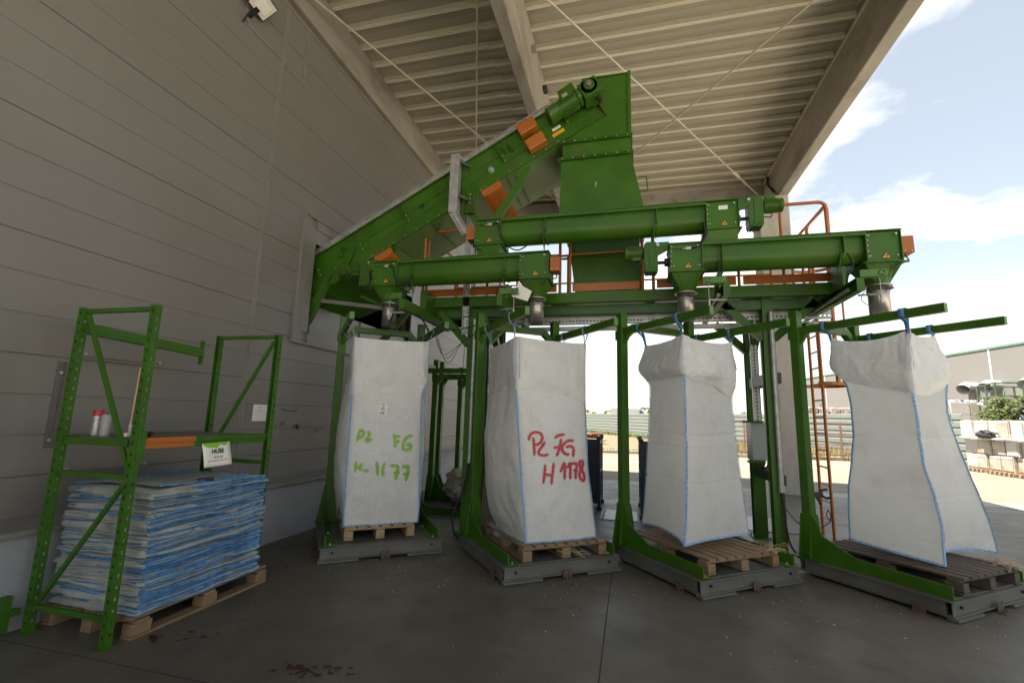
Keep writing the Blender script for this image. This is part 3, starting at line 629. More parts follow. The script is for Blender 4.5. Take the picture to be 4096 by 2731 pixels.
# ================================================================ FLOOR SCALES
def scale(label):
    t = thing('floor_scale', label, 'floor scale', (0,0,0), TH, 'floor scales under the bag frames'); h = .685
    b = MB(True); b.box(-h+.05,h-.05,-h+.05,h-.05,.148,.163); b.build('deck_plate','checker',t,bevel=.003)
    for i,(x0,x1,y0,y1,ax) in enumerate(((-h,h,-h,-h+.07,'x'),(-h,h,h-.07,h,'x'),(-h,-h+.07,-h+.07,h-.07,'y'),(h-.07,h,-h+.07,h-.07,'y'))):
        b = MB(True)
        b.box(x0,x1,y0,y1,.146,.156); b.box(x0,x1,y0,y1,.030,.040)
        if ax == 'x': m_ = (y0 if y0 < 0 else y1-.01); b.box(x0+.02,x1-.02,m_+(.022 if y0<0 else -.022),m_+(.032 if y0<0 else -.012),.040,.146)
        else: m_ = (x0 if x0 < 0 else x1-.01); b.box(m_+(.022 if x0<0 else -.022),m_+(.032 if x0<0 else -.012),y0+.002,y1-.002,.040,.146)
        b.build('edge_beam','greysteel',t,bevel=.002)
    for (x,y) in ((-h+.12,-h+.12),(h-.12,-h+.12),(-h+.12,h-.12),(h-.12,h-.12)):
        b = MB(True); b.tube([(x,y,0),(x,y,.012)],.05,14); b.tube([(x,y,.012),(x,y,.10)],.025,12); b.build('foot','greysteel',t)
    b = MB(True); b.box(-h,-h+.42,-h-.02,-h+.06,.008,.029); b.build('base_flat','greysteel',t); b = MB(True); b.box(h-.42,h,-h-.02,-h+.06,.008,.029); b.build('base_flat','greysteel',t)
    for (x,y) in ((.02,-h-.015),(-h-.015,-h+.25)):
        b = MB(True)
        if y < -h+.1: b.box(x-.05,x+.05,y-.006,y,.0,.085); b.box(x-.05,x+.05,y-.055,y-.006,0,.008); b.tube([(x-.025,y-.03,.008),(x-.025,y-.03,.03)],.009,8); b.tube([(x+.025,y-.03,.008),(x+.025,y-.03,.03)],.009,8)
        else: b.box(x-.006,x,y-.05,y+.05,0,.085); b.box(x-.055,x-.006,y-.05,y+.05,0,.008); b.tube([(x-.03,y-.02,.008),(x-.03,y-.02,.03)],.009,8)
        b.build('anchor_bracket','rust',t)
    for x in (-h+.14, h-.14):
        b = MB(True); b.tube([(x,-h+.022,.10),(x,-h+.004,.10)],.013,8); b.build('bolt','dark',t)
    return t
labs = ['grey floor scale under the bag marked in green, nearest the wall','grey floor scale under the bag marked in red','grey floor scale under the third bag, with a bare pallet on it','grey floor scale under the rightmost blowing bag']
sc0 = scale(labs[0])
for k in range(4):
    c = CEN[k]
    if k == 0: sc0.location = c; sc0.rotation_euler.z = TH
    else: dup(sc0, c, TH, labs[k])

# ================================================================ BAG FRAMES
def bag_frame(label, z0=.163, group='green bag hanging frames', top=2.93, arm=2.685, length=1.42, tip=-.82):
    t = thing('bag_frame', label, 'bag frame', (0,0,0), TH, group)
    PU = .555; PV = .60; w_ = .10
    for s in (-1, 1):
        b = MB(True); x = s*PU
        b.prism([(x-.05,PV-.05),(x+.05,PV-.05),(x+.05,PV+.05),(x-.05,PV+.05)],'z',z0+.012,top)
        b.build('post','green',t,bevel=.006)
        b = MB(True)   # inner sliding liner strip and collar
        b.box(x-.062,x+.062,PV-.062,PV+.062,arm-.10,arm+.02); b.box(x-.040,x+.040,PV-.056,PV-.050,1.75,arm-.12)
        b.build('collar','green',t,bevel=.006)
        b = MB(True); b.prism([(x-.13,z0+.012),(x+.13,z0+.012),(x+.062,z0+.42),(x+.052,z0+.46),(x-.052,z0+.46),(x-.062,z0+.42)],'y',PV+.052,PV+.062); b.prism([(x-.13,z0+.012),(x+.13,z0+.012),(x+.062,z0+.42),(x+.052,z0+.46),(x-.052,z0+.46),(x-.062,z0+.42)],'y',PV-.062,PV-.052)
        b.prism([(PV-.28,z0+.012),(PV+.11,z0+.012),(PV+.065,z0+.42),(PV+.06,z0+.46),(PV-.06,z0+.46),(PV-.10,z0+.43)],'x',x+s*.052,x+s*.062); b.box(x-.14,x+.14,PV-.14,PV+.14,z0,z0+.012)
        b.build('foot_gusset','green',t,bevel=.003)
        xi = x+s*.062
        b = MB(True); b.prism([(-.66,z0+.0),(PV-.05,z0+.0),(PV-.05,z0+.30),(PV-.08,z0+.31),(.10,z0+.125),(-.66,z0+.105)],'x',min(xi,xi+s*.012),max(xi,xi+s*.012))
        a0, a1 = (x+.0+ s*.0, xi) ; b.box(min(xi-s*.10,xi),max(xi-s*.10,xi),-.66,PV-.15,z0,z0+.010)
        b.build('side_angle','green',t,bevel=.002)
        b = MB(True); b.tube([(xi-s*.05,-.62,z0+.01),(xi-s*.05,-.62,z0+.024)],.012,6); b.tube([(xi-s*.05,-.1,z0+.01),(xi-s*.05,-.1,z0+.024)],.012,6); b.build('bolt','bolt',t)
        b = MB(True); b.bar((x,PV-.06,arm),(x,tip,arm+.0),.055,.085); b.build('arm','green',t,bevel=.003)
        b = MB(True); b.box(x-.0265,x+.0265,tip-.003,tip,arm-.041,arm+.041); b.build('arm_end','greenl',t)
        b = MB(True); b.prism([(PV-.14,arm-.045),(PV-.062,arm-.16),(PV-.062,arm-.045)],'x',x-.02,x+.02); b.build('arm_gusset','green',t)
    b = MB(True)
    zc = top-.24
    b.prism([(-PU+.05,zc-.10),(-PU+.20,zc+.03),(PU-.20,zc+.03),(PU-.05,zc-.10),(PU-.05,zc-.01),(PU-.16,zc+.115),(-PU+.16,zc+.115),(-PU+.05,zc-.01)],'y',PV-.04,PV+.04)
    b.build('cross_beam','green',t,bevel=.004)
    return t
fl_ = ['green hanging frame nearest the wall, holding the bag marked in green','green hanging frame of the bag marked in red, second from the wall','green hanging frame with a thin empty white bag, third from the wall','green hanging frame at the right end, its bag blowing outwards']
fr0 = bag_frame(fl_[0])
for k in range(4):
    if k == 0: fr0.location = CEN[0]; fr0.rotation_euler.z = TH
    else: dup(fr0, CEN[k], TH, fl_[k])
# two spare frames parked by the wall
st = bag_frame('spare green frame standing by the wall behind the first bag', z0=0.0, top=2.66, arm=2.34, group='spare green frames by the wall', tip=-.75)
st.location = (-3.10,7.92,0); st.rotation_euler.z = radians(90)
dup(st, (-3.10,9.32,0), radians(90), 'farther spare green frame beside the wall, with a cloth rag on its arm')
b = MB()
for i in range(6):
    x = -2.86+R_.uniform(-.03,.03); y = 8.77; b.tube(smooth_path([(x,y,2.36),(x+R_.uniform(-.05,.08),y-.05,2.1),(x+R_.uniform(-.1,.1),y-.03,1.8),(x+R_.uniform(-.06,.06),y,R_.uniform(1.3,1.6))],4), [.012+.02*abs(sin(j*.5+i)) for j in range(13)], 6)
tag(b.build('rag','sack',loc=(-2.8,8.77,1.9)),'grubby torn white rag hanging from the spare frame arm','rag')

# crumpled sack on the spare frame base
def blob(name, c, r, mat, label, cat, seed=0, amp=.35, n=24, parent=None):
    b = MB(); vs=[]; fs=[]
    for j in range(n+1):
        for i in range(n*2):
            th = pi*j/n; ph = pi*i/n; d = Vector((sin(th)*cos(ph), sin(th)*sin(ph), cos(th)))
            k = 1+amp*noise.fractal(d*1.6+Vector((seed,0,0)),.6,2.0,5)
            vs.append(Vector(c)+Vector((d.x*r[0]*k, d.y*r[1]*k, max(-.98,d.z)*r[2]*k)))
    m_=n*2
    fs=[(j*m_+i,j*m_+(i+1)%m_,(j+1)*m_+(i+1)%m_,(j+1)*m_+i) for j in range(n) for i in range(m_)]
    b.add(vs,fs,True); o = b.build(name,mat,loc=c); tag(o,label,cat); return o
blob('sack',(-2.95,8.35,.36),(.42,.38,.30),'sack','crumpled grubby white sack on the base of the spare frames','sack',3,.28)

# ================================================================ BIG BAGS
def curve_eval(tab, z):
    if z >= tab[0][0]: return tab[0][1], tab[0][2]
    for (z0,u0,v0),(z1,u1,v1) in zip(tab,tab[1:]):
        if z1 <= z <= z0:
            f = (z0-z)/(z0-z1+1e-9); f = f*f*(3-2*f)*.35+f*.65; return u0+(u1-u0)*f, v0+(v1-v0)*f
    return tab[-1][1], tab[-1][2]
class Bag:
    def __init__(s, k, corners, bulge, sag=(0,0,0,0), braise=(0,0,0,0), wr=.012, seed=0, wscale=2.2, crease=()):
        s.k=k; s.c=corners; s.bulge=bulge; s.sag=sag; s.br=braise; s.wr=wr; s.seed=seed; s.ws=wscale; s.crease=crease
    def corner(s, i, t):
        tab = s.c[i%4]; zt, zb = tab[0][0], tab[-1][0]; out = [0,0,0]
        for d in (-.02,0,.02):
            z = zt+(zb-zt)*min(1,max(0,t+d)); u,v = curve_eval(tab,z); out[0]+=u/3; out[1]+=v/3
        return out[0], out[1], zt+(zb-zt)*t
    def pt(s, q, t, off=0.0, wr=None, extra=0.0, ws=None, ridge=0.0):
        side = int(q)%4; f = q-int(q); a = s.corner(side,t); b_ = s.corner(side+1,t)
        u = a[0]+(b_[0]-a[0])*f; v = a[1]+(b_[1]-a[1])*f; z = a[2]+(b_[2]-a[2])*f
        du, dv = b_[0]-a[0], b_[1]-a[1]; L = sqrt(du*du+dv*dv)+1e-9; nx, ny = dv/L, -du/L
        par = 4*f*(1-f); par = par**.8
        bl = s.bulge(side, t)*par + (extra(side,f) if callable(extra) else extra)*(.35+.65*par) + off
        # soften the corner
        e = min(f,1-f); bl -= .010*max(0,1-e/.05)**2
        z -= s.sag[side]*par*max(0,1-t*3.2); z += s.br[side]*par*max(0,(t-.86)/.14)
        # corner outwards
        w_ = s.wr if wr is None else wr; sc = s.ws if ws is None else ws
        p = Vector((u,v,z)); nz = noise.fractal(Vector((p.x*sc+s.seed,p.y*sc,p.z*sc*.7)),.7,2.1,4)
        bl += w_*nz*(.25+.75*min(1,e/.12))
        if callable(ridge): ridge = ridge(t)
        if ridge:
            a1 = noise.noise(Vector((p.x*6+s.seed*2,p.y*6,p.z*3.2))); a2 = noise.noise(Vector((p.x*13+s.seed,p.y*13,p.z*15)))
            bl += ridge*(1-2.2*abs(a1)) + ridge*.55*(1-2.2*abs(a2))
        for (zc, dep) in s.crease: bl -= dep*math.exp(-((z-zc+.012*sin(q*5)+.006*noise.noise(Vector((u*6,v*6,zc))))/.014)**2)
        gat = math.exp(-e/.16)*math.exp(-t/.10); bl += .010*gat*sin(f*62+s.seed)+.006*gat*sin(f*31+t*30)
        return LW(s.k, u+nx*bl, v+ny*bl, z)
    def grid(s, t0, t1, nt, nq, edge=None, **kw):
        ed = edge or (lambda q: 1.0)
        vs = [s.pt(4*i/nq, t0+(t1-t0)*j/nt*ed(4*i/nq), **{a:((lambda sd,f,T=(t0+(t1-t0)*j/nt): g(T,sd,f)) if a=='extra' and callable(g) else g) for a,g in kw.items()}) for j in range(nt+1) for i in range(nq)]
        fs = [(j*nq+i,j*nq+(i+1)%nq,(j+1)*nq+(i+1)%nq,(j+1)*nq+i) for j in range(nt) for i in range(nq)]
        return vs, fs
def make_bag(k, bg_, label, tcuff, body, straps, full, strapmat, cuff_puff, cedge=None):
    t = thing('big_bag', label, 'big bag', tuple(LW(k,0,0,.31)), 0, 'tall white bulk bags')
    nq, ntt = (112, 80) if full else (144, 210)
    vs, fs = bg_.grid(0.0, 1.0, ntt, nq)
    b = MB(); b.add(vs, fs, True)
    # bottom sheet
    ring = vs[-nq:]; c = sum(ring, Vector())/nq; inner=[]
    prev = [len(vs)-nq+i for i in range(nq)]
    o = len(b.v); rings = 6; allv=[]
    for r in range(1, rings+1):
        f = r/rings
        for i in range(nq): allv.append(ring[i].lerp(c, f)+Vector((0,0,(.05 if not full else 0.0)*sin(pi*f)+ (0 if full else .02*noise.noise(ring[i]*6+Vector((f*3,0,0)))))))
    b.v += allv; p0 = len(vs)-nq
    for r in range(rings):
        for i in range(nq):
            a = (p0+i if r==0 else o+(r-1)*nq+i); a2 = (p0+(i+1)%nq if r==0 else o+(r-1)*nq+(i+1)%nq)
            b.f.append([a, o+r*nq+i, o+r*nq+(i+1)%nq, a2]); b.sm.append(True); b.mi.append(0)
    if full:
        vt,_ = bg_.grid(tcuff*1.25,tcuff*1.25,1,nq); vt = vt[:nq]; cc = sum(vt,Vector())/nq; b.add([v.lerp(cc,.03) for v in vt]+[cc+Vector((0,0,.06))],[(i,(i+1)%nq,nq) for i in range(nq)],True)
    bo = b.build('bag_body', body, t)
    # crinkled upper cuff of film
    vs2, fs2 = bg_.grid(0.0, tcuff, 60, 300, edge=cedge, off=.006, wr=.016, ws=2.0, ridge=.0045 if full else .0095, extra=lambda T,sd,f: cuff_puff(T/tcuff,sd,f))
    b = MB(); b.add(vs2, fs2, True); b.build('liner_cuff','film',t)
    # corner seams
    for i in range(4):
        path = [bg_.pt(i if i else 0.0, tcuff*.96+(1-tcuff*.96)*j/46, off=.004) for j in range(47)]
        b = MB()
        cen = CEN[k]
        for j in range(46):
            p, q = path[j], path[j+1]; out_ = (p-cen); out_.z = 0; out_.normalize(); b.bar(p+out_*.004,q+out_*.004,.020,.006,up=out_)
        b.build('seam','stitch',t)
    path = [bg_.pt(4*i/112, 1.0, off=.003) for i in range(113)]
    b = MB(); 
    for j in range(112): b.bar(path[j],path[j+1],.008,.018)
    b.build('hem','stitch',t)
    # upper corner strap strips sewn on the cuff
    for i in (0,1,3):
        b = MB(); pr = None; W = .022
        for j in range(12):
            tt = tcuff*.75*j/11; a = bg_.pt((i+.012*3)%4, tt, off=.013, extra=cuff_puff(tt/tcuff,i,0)); c2 = bg_.pt((i-.036)%4, tt, off=.013, extra=cuff_puff(tt/tcuff,i,0))
            if pr: b.add([pr[0],a,c2,pr[1]],[(0,1,2,3)],True)
            pr = (a,c2)
        b.build('corner_strip',pm('sewn_strip%d%d'%(k,i),(0.50,0.58,0.66),.7,transl=.2),t)
    # hanging loops
    for (i, au, av, az, wd) in straps:
        c = bg_.pt(float(i), .0); tp = LW(k, au, av, az); b = MB()
        s_ = 1 if au > 0 else -1; side = Uv*s_
        up_ = Vector((0,0,.048)); o1 = -side*.034; o2 = side*.034; dirv = Vv*wd/2
        pts = [c+Vector((0,0,-.05)), c.lerp(tp+o1,.5)+Uv*.01*R_.uniform(-1,1), tp+o1-Vector((0,0,.03)), tp+o1+up_, tp+o2+up_, tp+o2-Vector((0,0,.03)), c.lerp(tp+o2,.45)+Uv*.015, c+Vector((0,0,-.05))+Vv*.012]
        pts = smooth_path(pts, 5); n = len(pts)
        wv = []
        for j,p in enumerate(pts):
            tw = min(1, min(j, n-1-j)/(n*.30)); wv += [p-dirv*(.35+.65*tw), p+dirv*(.35+.65*tw)]
        b.add(wv,[(2*j,2*j+1,2*j+3,2*j+2) for j in range(n-1)],True); b.build('hanging_loop',strapmat,t,solid=.003)
    return t, bo
Z_ = 2.685
# bag 1 (full, green writing)
c1 = [[(2.50,-.475,-.43),(1.80,-.45,-.45),(1.2,-.445,-.45),(.55,-.44,-.45),(.318,-.425,-.44)],
      [(2.52,.42,-.44),(1.95,.435,-.44),(1.9,.385,-.45),(1.2,.405,-.45),(.5,.43,-.45),(.315,.425,-.44)],
      [(2.50,.42,.38),(1.9,.42,.44),(1.2,.45,.46),(.5,.45,.46),(.318,.40,.42)],
      [(2.48,-.42,.36),(1.9,-.44,.44),(1.2,-.46,.46),(.6,-.46,.46),(.318,-.38,.42)]]
def bl1(side,t):
    m_ = max(0,(t-.22)/.78); return (.012 if t < .22 else .012+.070*sin(pi*min(1,m_**.8)))+(0.03*sin(pi*m_**1.5) if side in (3,1,2) else 0)
B1 = Bag(0,c1,bl1,sag=(.02,.03,.02,.03),wr=.026,seed=1)
t1, o1 = make_bag(0,B1,'full bulk bag with green writing P2 FG H-1177, nearest the wall',.275,'clothfull',[(0,-.555,-.52,Z_,.035),(1,.555,-.30,Z_,.035),(3,-.555,.22,Z_,.035),(2,.555,.3,Z_,.035)],True,'straplt',lambda f,s,x: .003+.010*sin(pi*f), lambda q: 1.16-.26*min(q,1)-.06*sin(pi*min(q,1)) if q<1 else .92+.24*min(1,max(0,(q-3))) + .03*sin(q*5))
# bag 2 (full, red writing)
c2_ = [[(2.46,-.53,-.50),(1.89,-.51,-.50),(1.49,-.475,-.50),(.88,-.417,-.50),(.48,-.373,-.50),(.318,-.356,-.50)],
       [(2.475,.41,-.42),(1.78,.40,-.43),(1.06,.43,-.44),(.63,.47,-.48),(.318,.50,-.50)],
       [(2.45,.40,.36),(1.8,.42,.40),(1.0,.48,.44),(.5,.50,.45),(.318,.46,.38)],
       [(2.46,-.47,.45),(1.96,-.48,.42),(1.46,-.50,.42),(.76,-.49,.36),(.5,-.46,.30),(.318,-.38,.22)]]
def bl2(side,t):
    m_ = max(0,(t-.24)/.76); return (.015 if t < .24 else .015+.075*sin(pi*min(1,m_**.85)))+(0.02*sin(pi*m_) if side==3 else 0)
B2 = Bag(1,c2_,bl2,sag=(.015,.03,.02,.03),wr=.026,seed=5)
t2, o2 = make_bag(1,B2,'full bulk bag with red writing P2 FG H 1178, second from the wall',.28,'clothfull',[(0,-.555,-.43,Z_,.04),(1,.555,-.18,Z_,.035),(3,-.555,.32,Z_,.04),(2,.555,.35,Z_,.035)],True,'straplt',lambda f,s,x: .003+.008*sin(pi*f), lambda q: (.94+.24*q**2.2) if q<1 else (1.18-.24*min(1,max(0,(q-1)/2.0))+.02*sin(q*4)))
# bag 3 (empty)
c3_ = [[(2.50,-.572,-.45),(2.15,-.60,-.45),(2.07,-.563,-.45),(1.48,-.566,-.45),(1.08,-.573,-.45),(.68,-.601,-.45),(.405,-.635,-.45)],
       [(2.52,.31,-.29),(2.14,.37,-.27),(1.9,.27,-.30),(1.62,.28,-.30),(1.21,.29,-.33),(.85,.32,-.34),(.42,.36,-.35)],
       [(2.50,.35,.48),(2.1,.36,.50),(1.5,.33,.48),(.9,.36,.48),(.42,.36,.45)],
       [(2.50,-.40,.33),(2.2,-.42,.45),(2.02,-.40,.285),(1.7,-.40,.31),(1.1,-.40,.37),(.73,-.40,.41),(.40,-.40,.47)]]
B3 = Bag(2,c3_,lambda s,t: (-.012 if s in (0,) else -.03)*(1 if t>.2 else .2)+.012*sin(t*17+s),sag=(.055,.06,.06,.035),braise=(.012,.03,.03,.05),wr=.012,seed=9,wscale=1.6,crease=((1.46,.012),(.98,.010),(1.36,-.006),(1.90,.004)))
t3, o3 = make_bag(2,B3,'empty clean white bulk bag hanging third from the wall, above the bare pallet',.205,'cloth',[(0,-.555,-.37,Z_,.05),(1,.555,-.07,Z_,.04),(3,-.555,.27,Z_,.045),(2,.555,.45,Z_,.04)],False,'strap',lambda f,s,x: .006+(.038+.030*noise.noise(Vector((s*2.1+x*2.6,f*2,1))))*sin(pi*min(1,f**2.0))*1.25, lambda q: (1.0+.50*q**1.5+.05*sin(9*q)) if q<1 else (1.5-.5*min(1,(q-1)/2) if q<3 else 1.05-.12*sin(pi*(q-3))))
# bag 4 (empty, blown by wind)
c4_ = [[(2.56,-.408,-.45),(2.1,-.45,-.45),(1.91,-.442,-.45),(1.7,-.416,-.45),(1.51,-.417,-.45),(1.24,-.397,-.45),(.94,-.26,-.45),(.666,-.197,-.45),(.335,-.222,-.45)],
       [(2.59,.32,-.33),(2.36,.33,-.35),(2.05,.40,-.36),(1.89,.33,-.36),(1.67,.33,-.37),(1.45,.38,-.39),(1.16,.46,-.42),(.90,.57,-.44),(.58,.70,-.45),(.37,.745,-.45)],
       [(2.56,.36,.30),(1.9,.40,.33),(1.2,.50,.28),(.7,.62,.22),(.42,.66,.20)],
       [(2.57,-.45,.258),(2.23,-.47,.285),(2.06,-.45,.15),(1.83,-.45,.12),(1.52,-.45,.12),(1.25,-.45,.16),(.94,-.45,.218),(.64,-.45,.237),(.43,-.45,.246)]]
def bl4(s,t):
    if s==0: return -.02-.16*max(0,(t-.45)/.55)**1.3
    if s==3: return .02-.05*sin(pi*t)
    return -.03
B4 = Bag(3,c4_,bl4,sag=(.05,.06,.06,.08),braise=(.04,.03,.03,.0),wr=.016,seed=14,wscale=1.5,crease=((1.50,.009),(.92,.008),(.52,.004)))
t4, o4 = make_bag(3,B4,'empty white bulk bag at the right end, twisted and blown outwards by the wind',.235,'cloth',[(0,-.555,-.49,Z_,.055),(1,.555,-.20,Z_,.045),(3,-.555,.27,Z_,.05),(2,.555,.41,Z_,.045)],False,'strap',lambda f,s,x: .006+(.014 if s==3 else .022+.10*x**2 if s==0 else .03)*sin(pi*min(1,f**1.9))*1.2, lambda q: (1.22+.10*sin(pi*q)*1.2-.22*q) if q<1 else (1.0 if q<3 else .98+.24*(q-3)))
for (t_, k, B, i, tt, n, L) in ((t4,3,B4,.85,.26,2,.35),(t1,0,B1,1.04,.27,2,.40)):
    for q in range(n):
        p = B.pt(i, tt, off=.03); b = MB(); b.tube(smooth_path([p,p+Vector((.01*q,.0,-L*.3)),p+Vector((.02-.03*q,0,-L*.7)),p+Vector((.03*q,-.01,-L))],4),.004,5); b.build('tie_string','straplt',t_)
# document pocket on bag 1
def deco(bag, origin_crop, sc, strokes, rad, mat, name, parent, halo=None):
    dg = bpy.context.evaluated_depsgraph_get(); me = bag.data; mw = Matrix.Translation(parent.location)
    bv = BVHTree.FromPolygons([mw @ v.co for v in me.vertices], [tuple(p.vertices) for p in me.polygons])
    def hit(px, py):
        d = ray(px, py).normalized(); h = bv.ray_cast(CAM, d); return (h[0], h[1]) if h[0] else (None, None)
    out = []
    for st_ in strokes:
        pts = smooth_path([(x, y, 0) for x, y in st_], 6)
        for rr, mt, lift, store in ([(rad, mat, .0035, 1)] + ([(rad*halo, halo_m, .0022, 0)] if halo else [])):
            b = MB(); L=[]; R=[]
            n = len(pts)
            for j, p in enumerate(pts):
                d = (pts[min(j+1,n-1)]-pts[max(j-1,0)]); d = Vector((d.x,d.y,0)); d = d.normalized() if d.length > 1e-6 else Vector((1,0,0)); nn = Vector((-d.y,d.x,0))
                e = min(j,n-1-j)/3; w_ = rr*sc*(min(1,.45+.55*e))*(1+.12*sin(j*1.7+p.x*.05))
                row = []
                for q in (-1,0,1):
                    h, no = hit(origin_crop[0]+(p.x+nn.x*w_*q)/sc, origin_crop[1]+(p.y+nn.y*w_*q)/sc)
                    if h is None: row=None; break
                    row.append(h - ray(origin_crop[0]+p.x/sc, origin_crop[1]+p.y/sc).normalized()*lift)
                L.append(row)
            vs=[];fs=[]
            for row in L:
                if row is None: continue
                vs += row
            m_=len(vs)//3
            fs=[(3*j+q,3*j+q+1,3*j+q+4,3*j+q+3) for j in range(m_-1) for q in (0,1)]
            if m_>1: b.add(vs,fs,True); out.append((b,mt,store))
    for store, nm in ((1,name),(0,'overspray')):
        bb = MB(); mt=None
        for b, m2, s2 in out:
            if s2==store: bb.add(b.v,b.f,True); mt=m2
        if mt: bb.build(nm, mt, parent)
def halo_mat(name, col, a):
    m = pm(name, col, .7); t = m.node_tree; ms = t.nodes.new('ShaderNodeMixShader'); tr = t.nodes.new('ShaderNodeBsdfTransparent'); ms.inputs[0].default_value = a
    o = t.nodes['Material Output']; t.links.new(tr.outputs[0], ms.inputs[1]); t.links.new(t.nodes['Principled BSDF'].outputs[0], ms.inputs[2]); t.links.new(ms.outputs[0], o.inputs[0]); return m
halo_m = halo_mat('green_overspray', (0.26,0.46,0.05), .30)
G1 = [[(300,650),(322,570),(342,485)],[(335,500),(365,475),(405,495),(405,545),(370,580),(325,590)],
      [(460,510),(490,505),(500,540),(470,590),(450,635),(490,635),(540,600)],
      [(875,525),(900,600),(905,680),(900,745)],[(885,560),(930,570),(985,565)],[(895,655),(930,645),(975,655)],
      [(1180,555),(1120,565),(1065,610),(1035,690),(1030,760),(1080,780),(1135,760),(1150,710),(1115,690),(1080,720)],
      [(293,955),(285,1050),(275,1135)],[(370,980),(360,1050),(355,1115)],[(262,1025),(320,1050),(375,1085)],[(395,1095),(440,1105),(490,1105)],
      [(615,955),(625,1060),(632,1185)],[(745,970),(715,1060),(710,1130),(728,1185)],
      [(820,1028),(880,1025),(940,1035),(945,1090),(925,1180),(905,1255)],[(880,1140),(930,1135),(975,1130)],
      [(1010,1048),(1060,1040),(1110,1040),(1105,1120),(1085,1200),(1070,1270)],[(1020,1162),(1080,1155),(1138,1148)]]
deco(o1,(1350,1600),3.92,G1,3.9,'greenspray','spray_writing',t1,1.9)
halo_m = halo_mat('red_overspray', (0.55,0.12,0.12), .25)
R1 = [[(332,400),(325,340),(370,265),(450,235),(540,255),(585,330),(560,420),(500,470),(440,485)],[(405,330),(420,450),(428,570),(432,695)],
      [(640,415),(590,500),(530,580),(510,640),(550,680),(630,690),(710,665)],
      [(820,358),(900,300),(1030,275)],[(950,355),(940,470),(905,600),(862,705)],[(800,545),(870,530),(940,515)],
      [(1195,425),(1150,395),(1060,420),(985,500),(975,580),(1020,645),(1070,670),(1118,655)],[(1045,535),(1110,510),(1175,525),(1200,590),(1190,660),(1187,722)],
      [(645,865),(635,1000),(620,1120),(603,1245)],[(808,830),(795,980),(775,1120),(765,1265)],[(635,1060),(700,1070),(770,1080)],
      [(935,1022),(975,930),(1010,840),(1030,900),(1025,1040),(1020,1165)],[(1068,945),(1110,870),(1125,835),(1135,920),(1135,1050),(1133,1160)],
      [(1150,855),(1200,845),(1250,850),(1255,930),(1240,1050),(1240,1155)],[(1190,970),(1230,985),(1280,980)],
      [(1345,790),(1375,810),(1380,870),(1350,950),(1315,1040),(1325,1120),(1375,1185),(1410,1140),(1395,1050),(1345,950),(1315,880),(1320,810),(1348,790)]]
deco(o2,(2050,1680),4.9,R1,4.4,'redspray','spray_writing',t2,1.8)
# small printed label on bag 1
lbm = MB(); 
me = o1.data; bv = BVHTree.FromPolygons([Matrix.Translation(t1.location) @ v.co for v in me.vertices], [tuple(p.vertices) for p in me.polygons])
def on1(x, y, lift): 
    d = ray(1350+x/3.92,1600+y/3.92).normalized(); h = bv.ray_cast(CAM,d)[0]; return h-d*lift
lbm.add([on1(672,45,.004),on1(798,60,.004),on1(758,240,.004),on1(635,225,.004)],[(0,1,2,3)]); lo = lbm.build('address_label','paper',t1)
lb = MB()
def seg(x0,y0,x1,y1,h): lb.add([on1(x0,y0,.006),on1(x1,y1,.006),on1(x1,y1+h,.006),on1(x0,y0+h,.006)],[(0,1,2,3)])
seg(680,56,745,62,8); seg(760,64,785,68,8)
for i,yy in enumerate((80,95,108,120,132,144)): seg(672-i*2,yy,690-i*2,yy+2,3); seg(700-i*2,yy+4,740-i*2,yy+8,3)
seg(648,178,735,188,4)
for i in range(12): seg(652+i*7.5,192+i*.8,655+i*7.5+(i%3),192+i*.8,24)
lb.build('label_print','ink',lo)

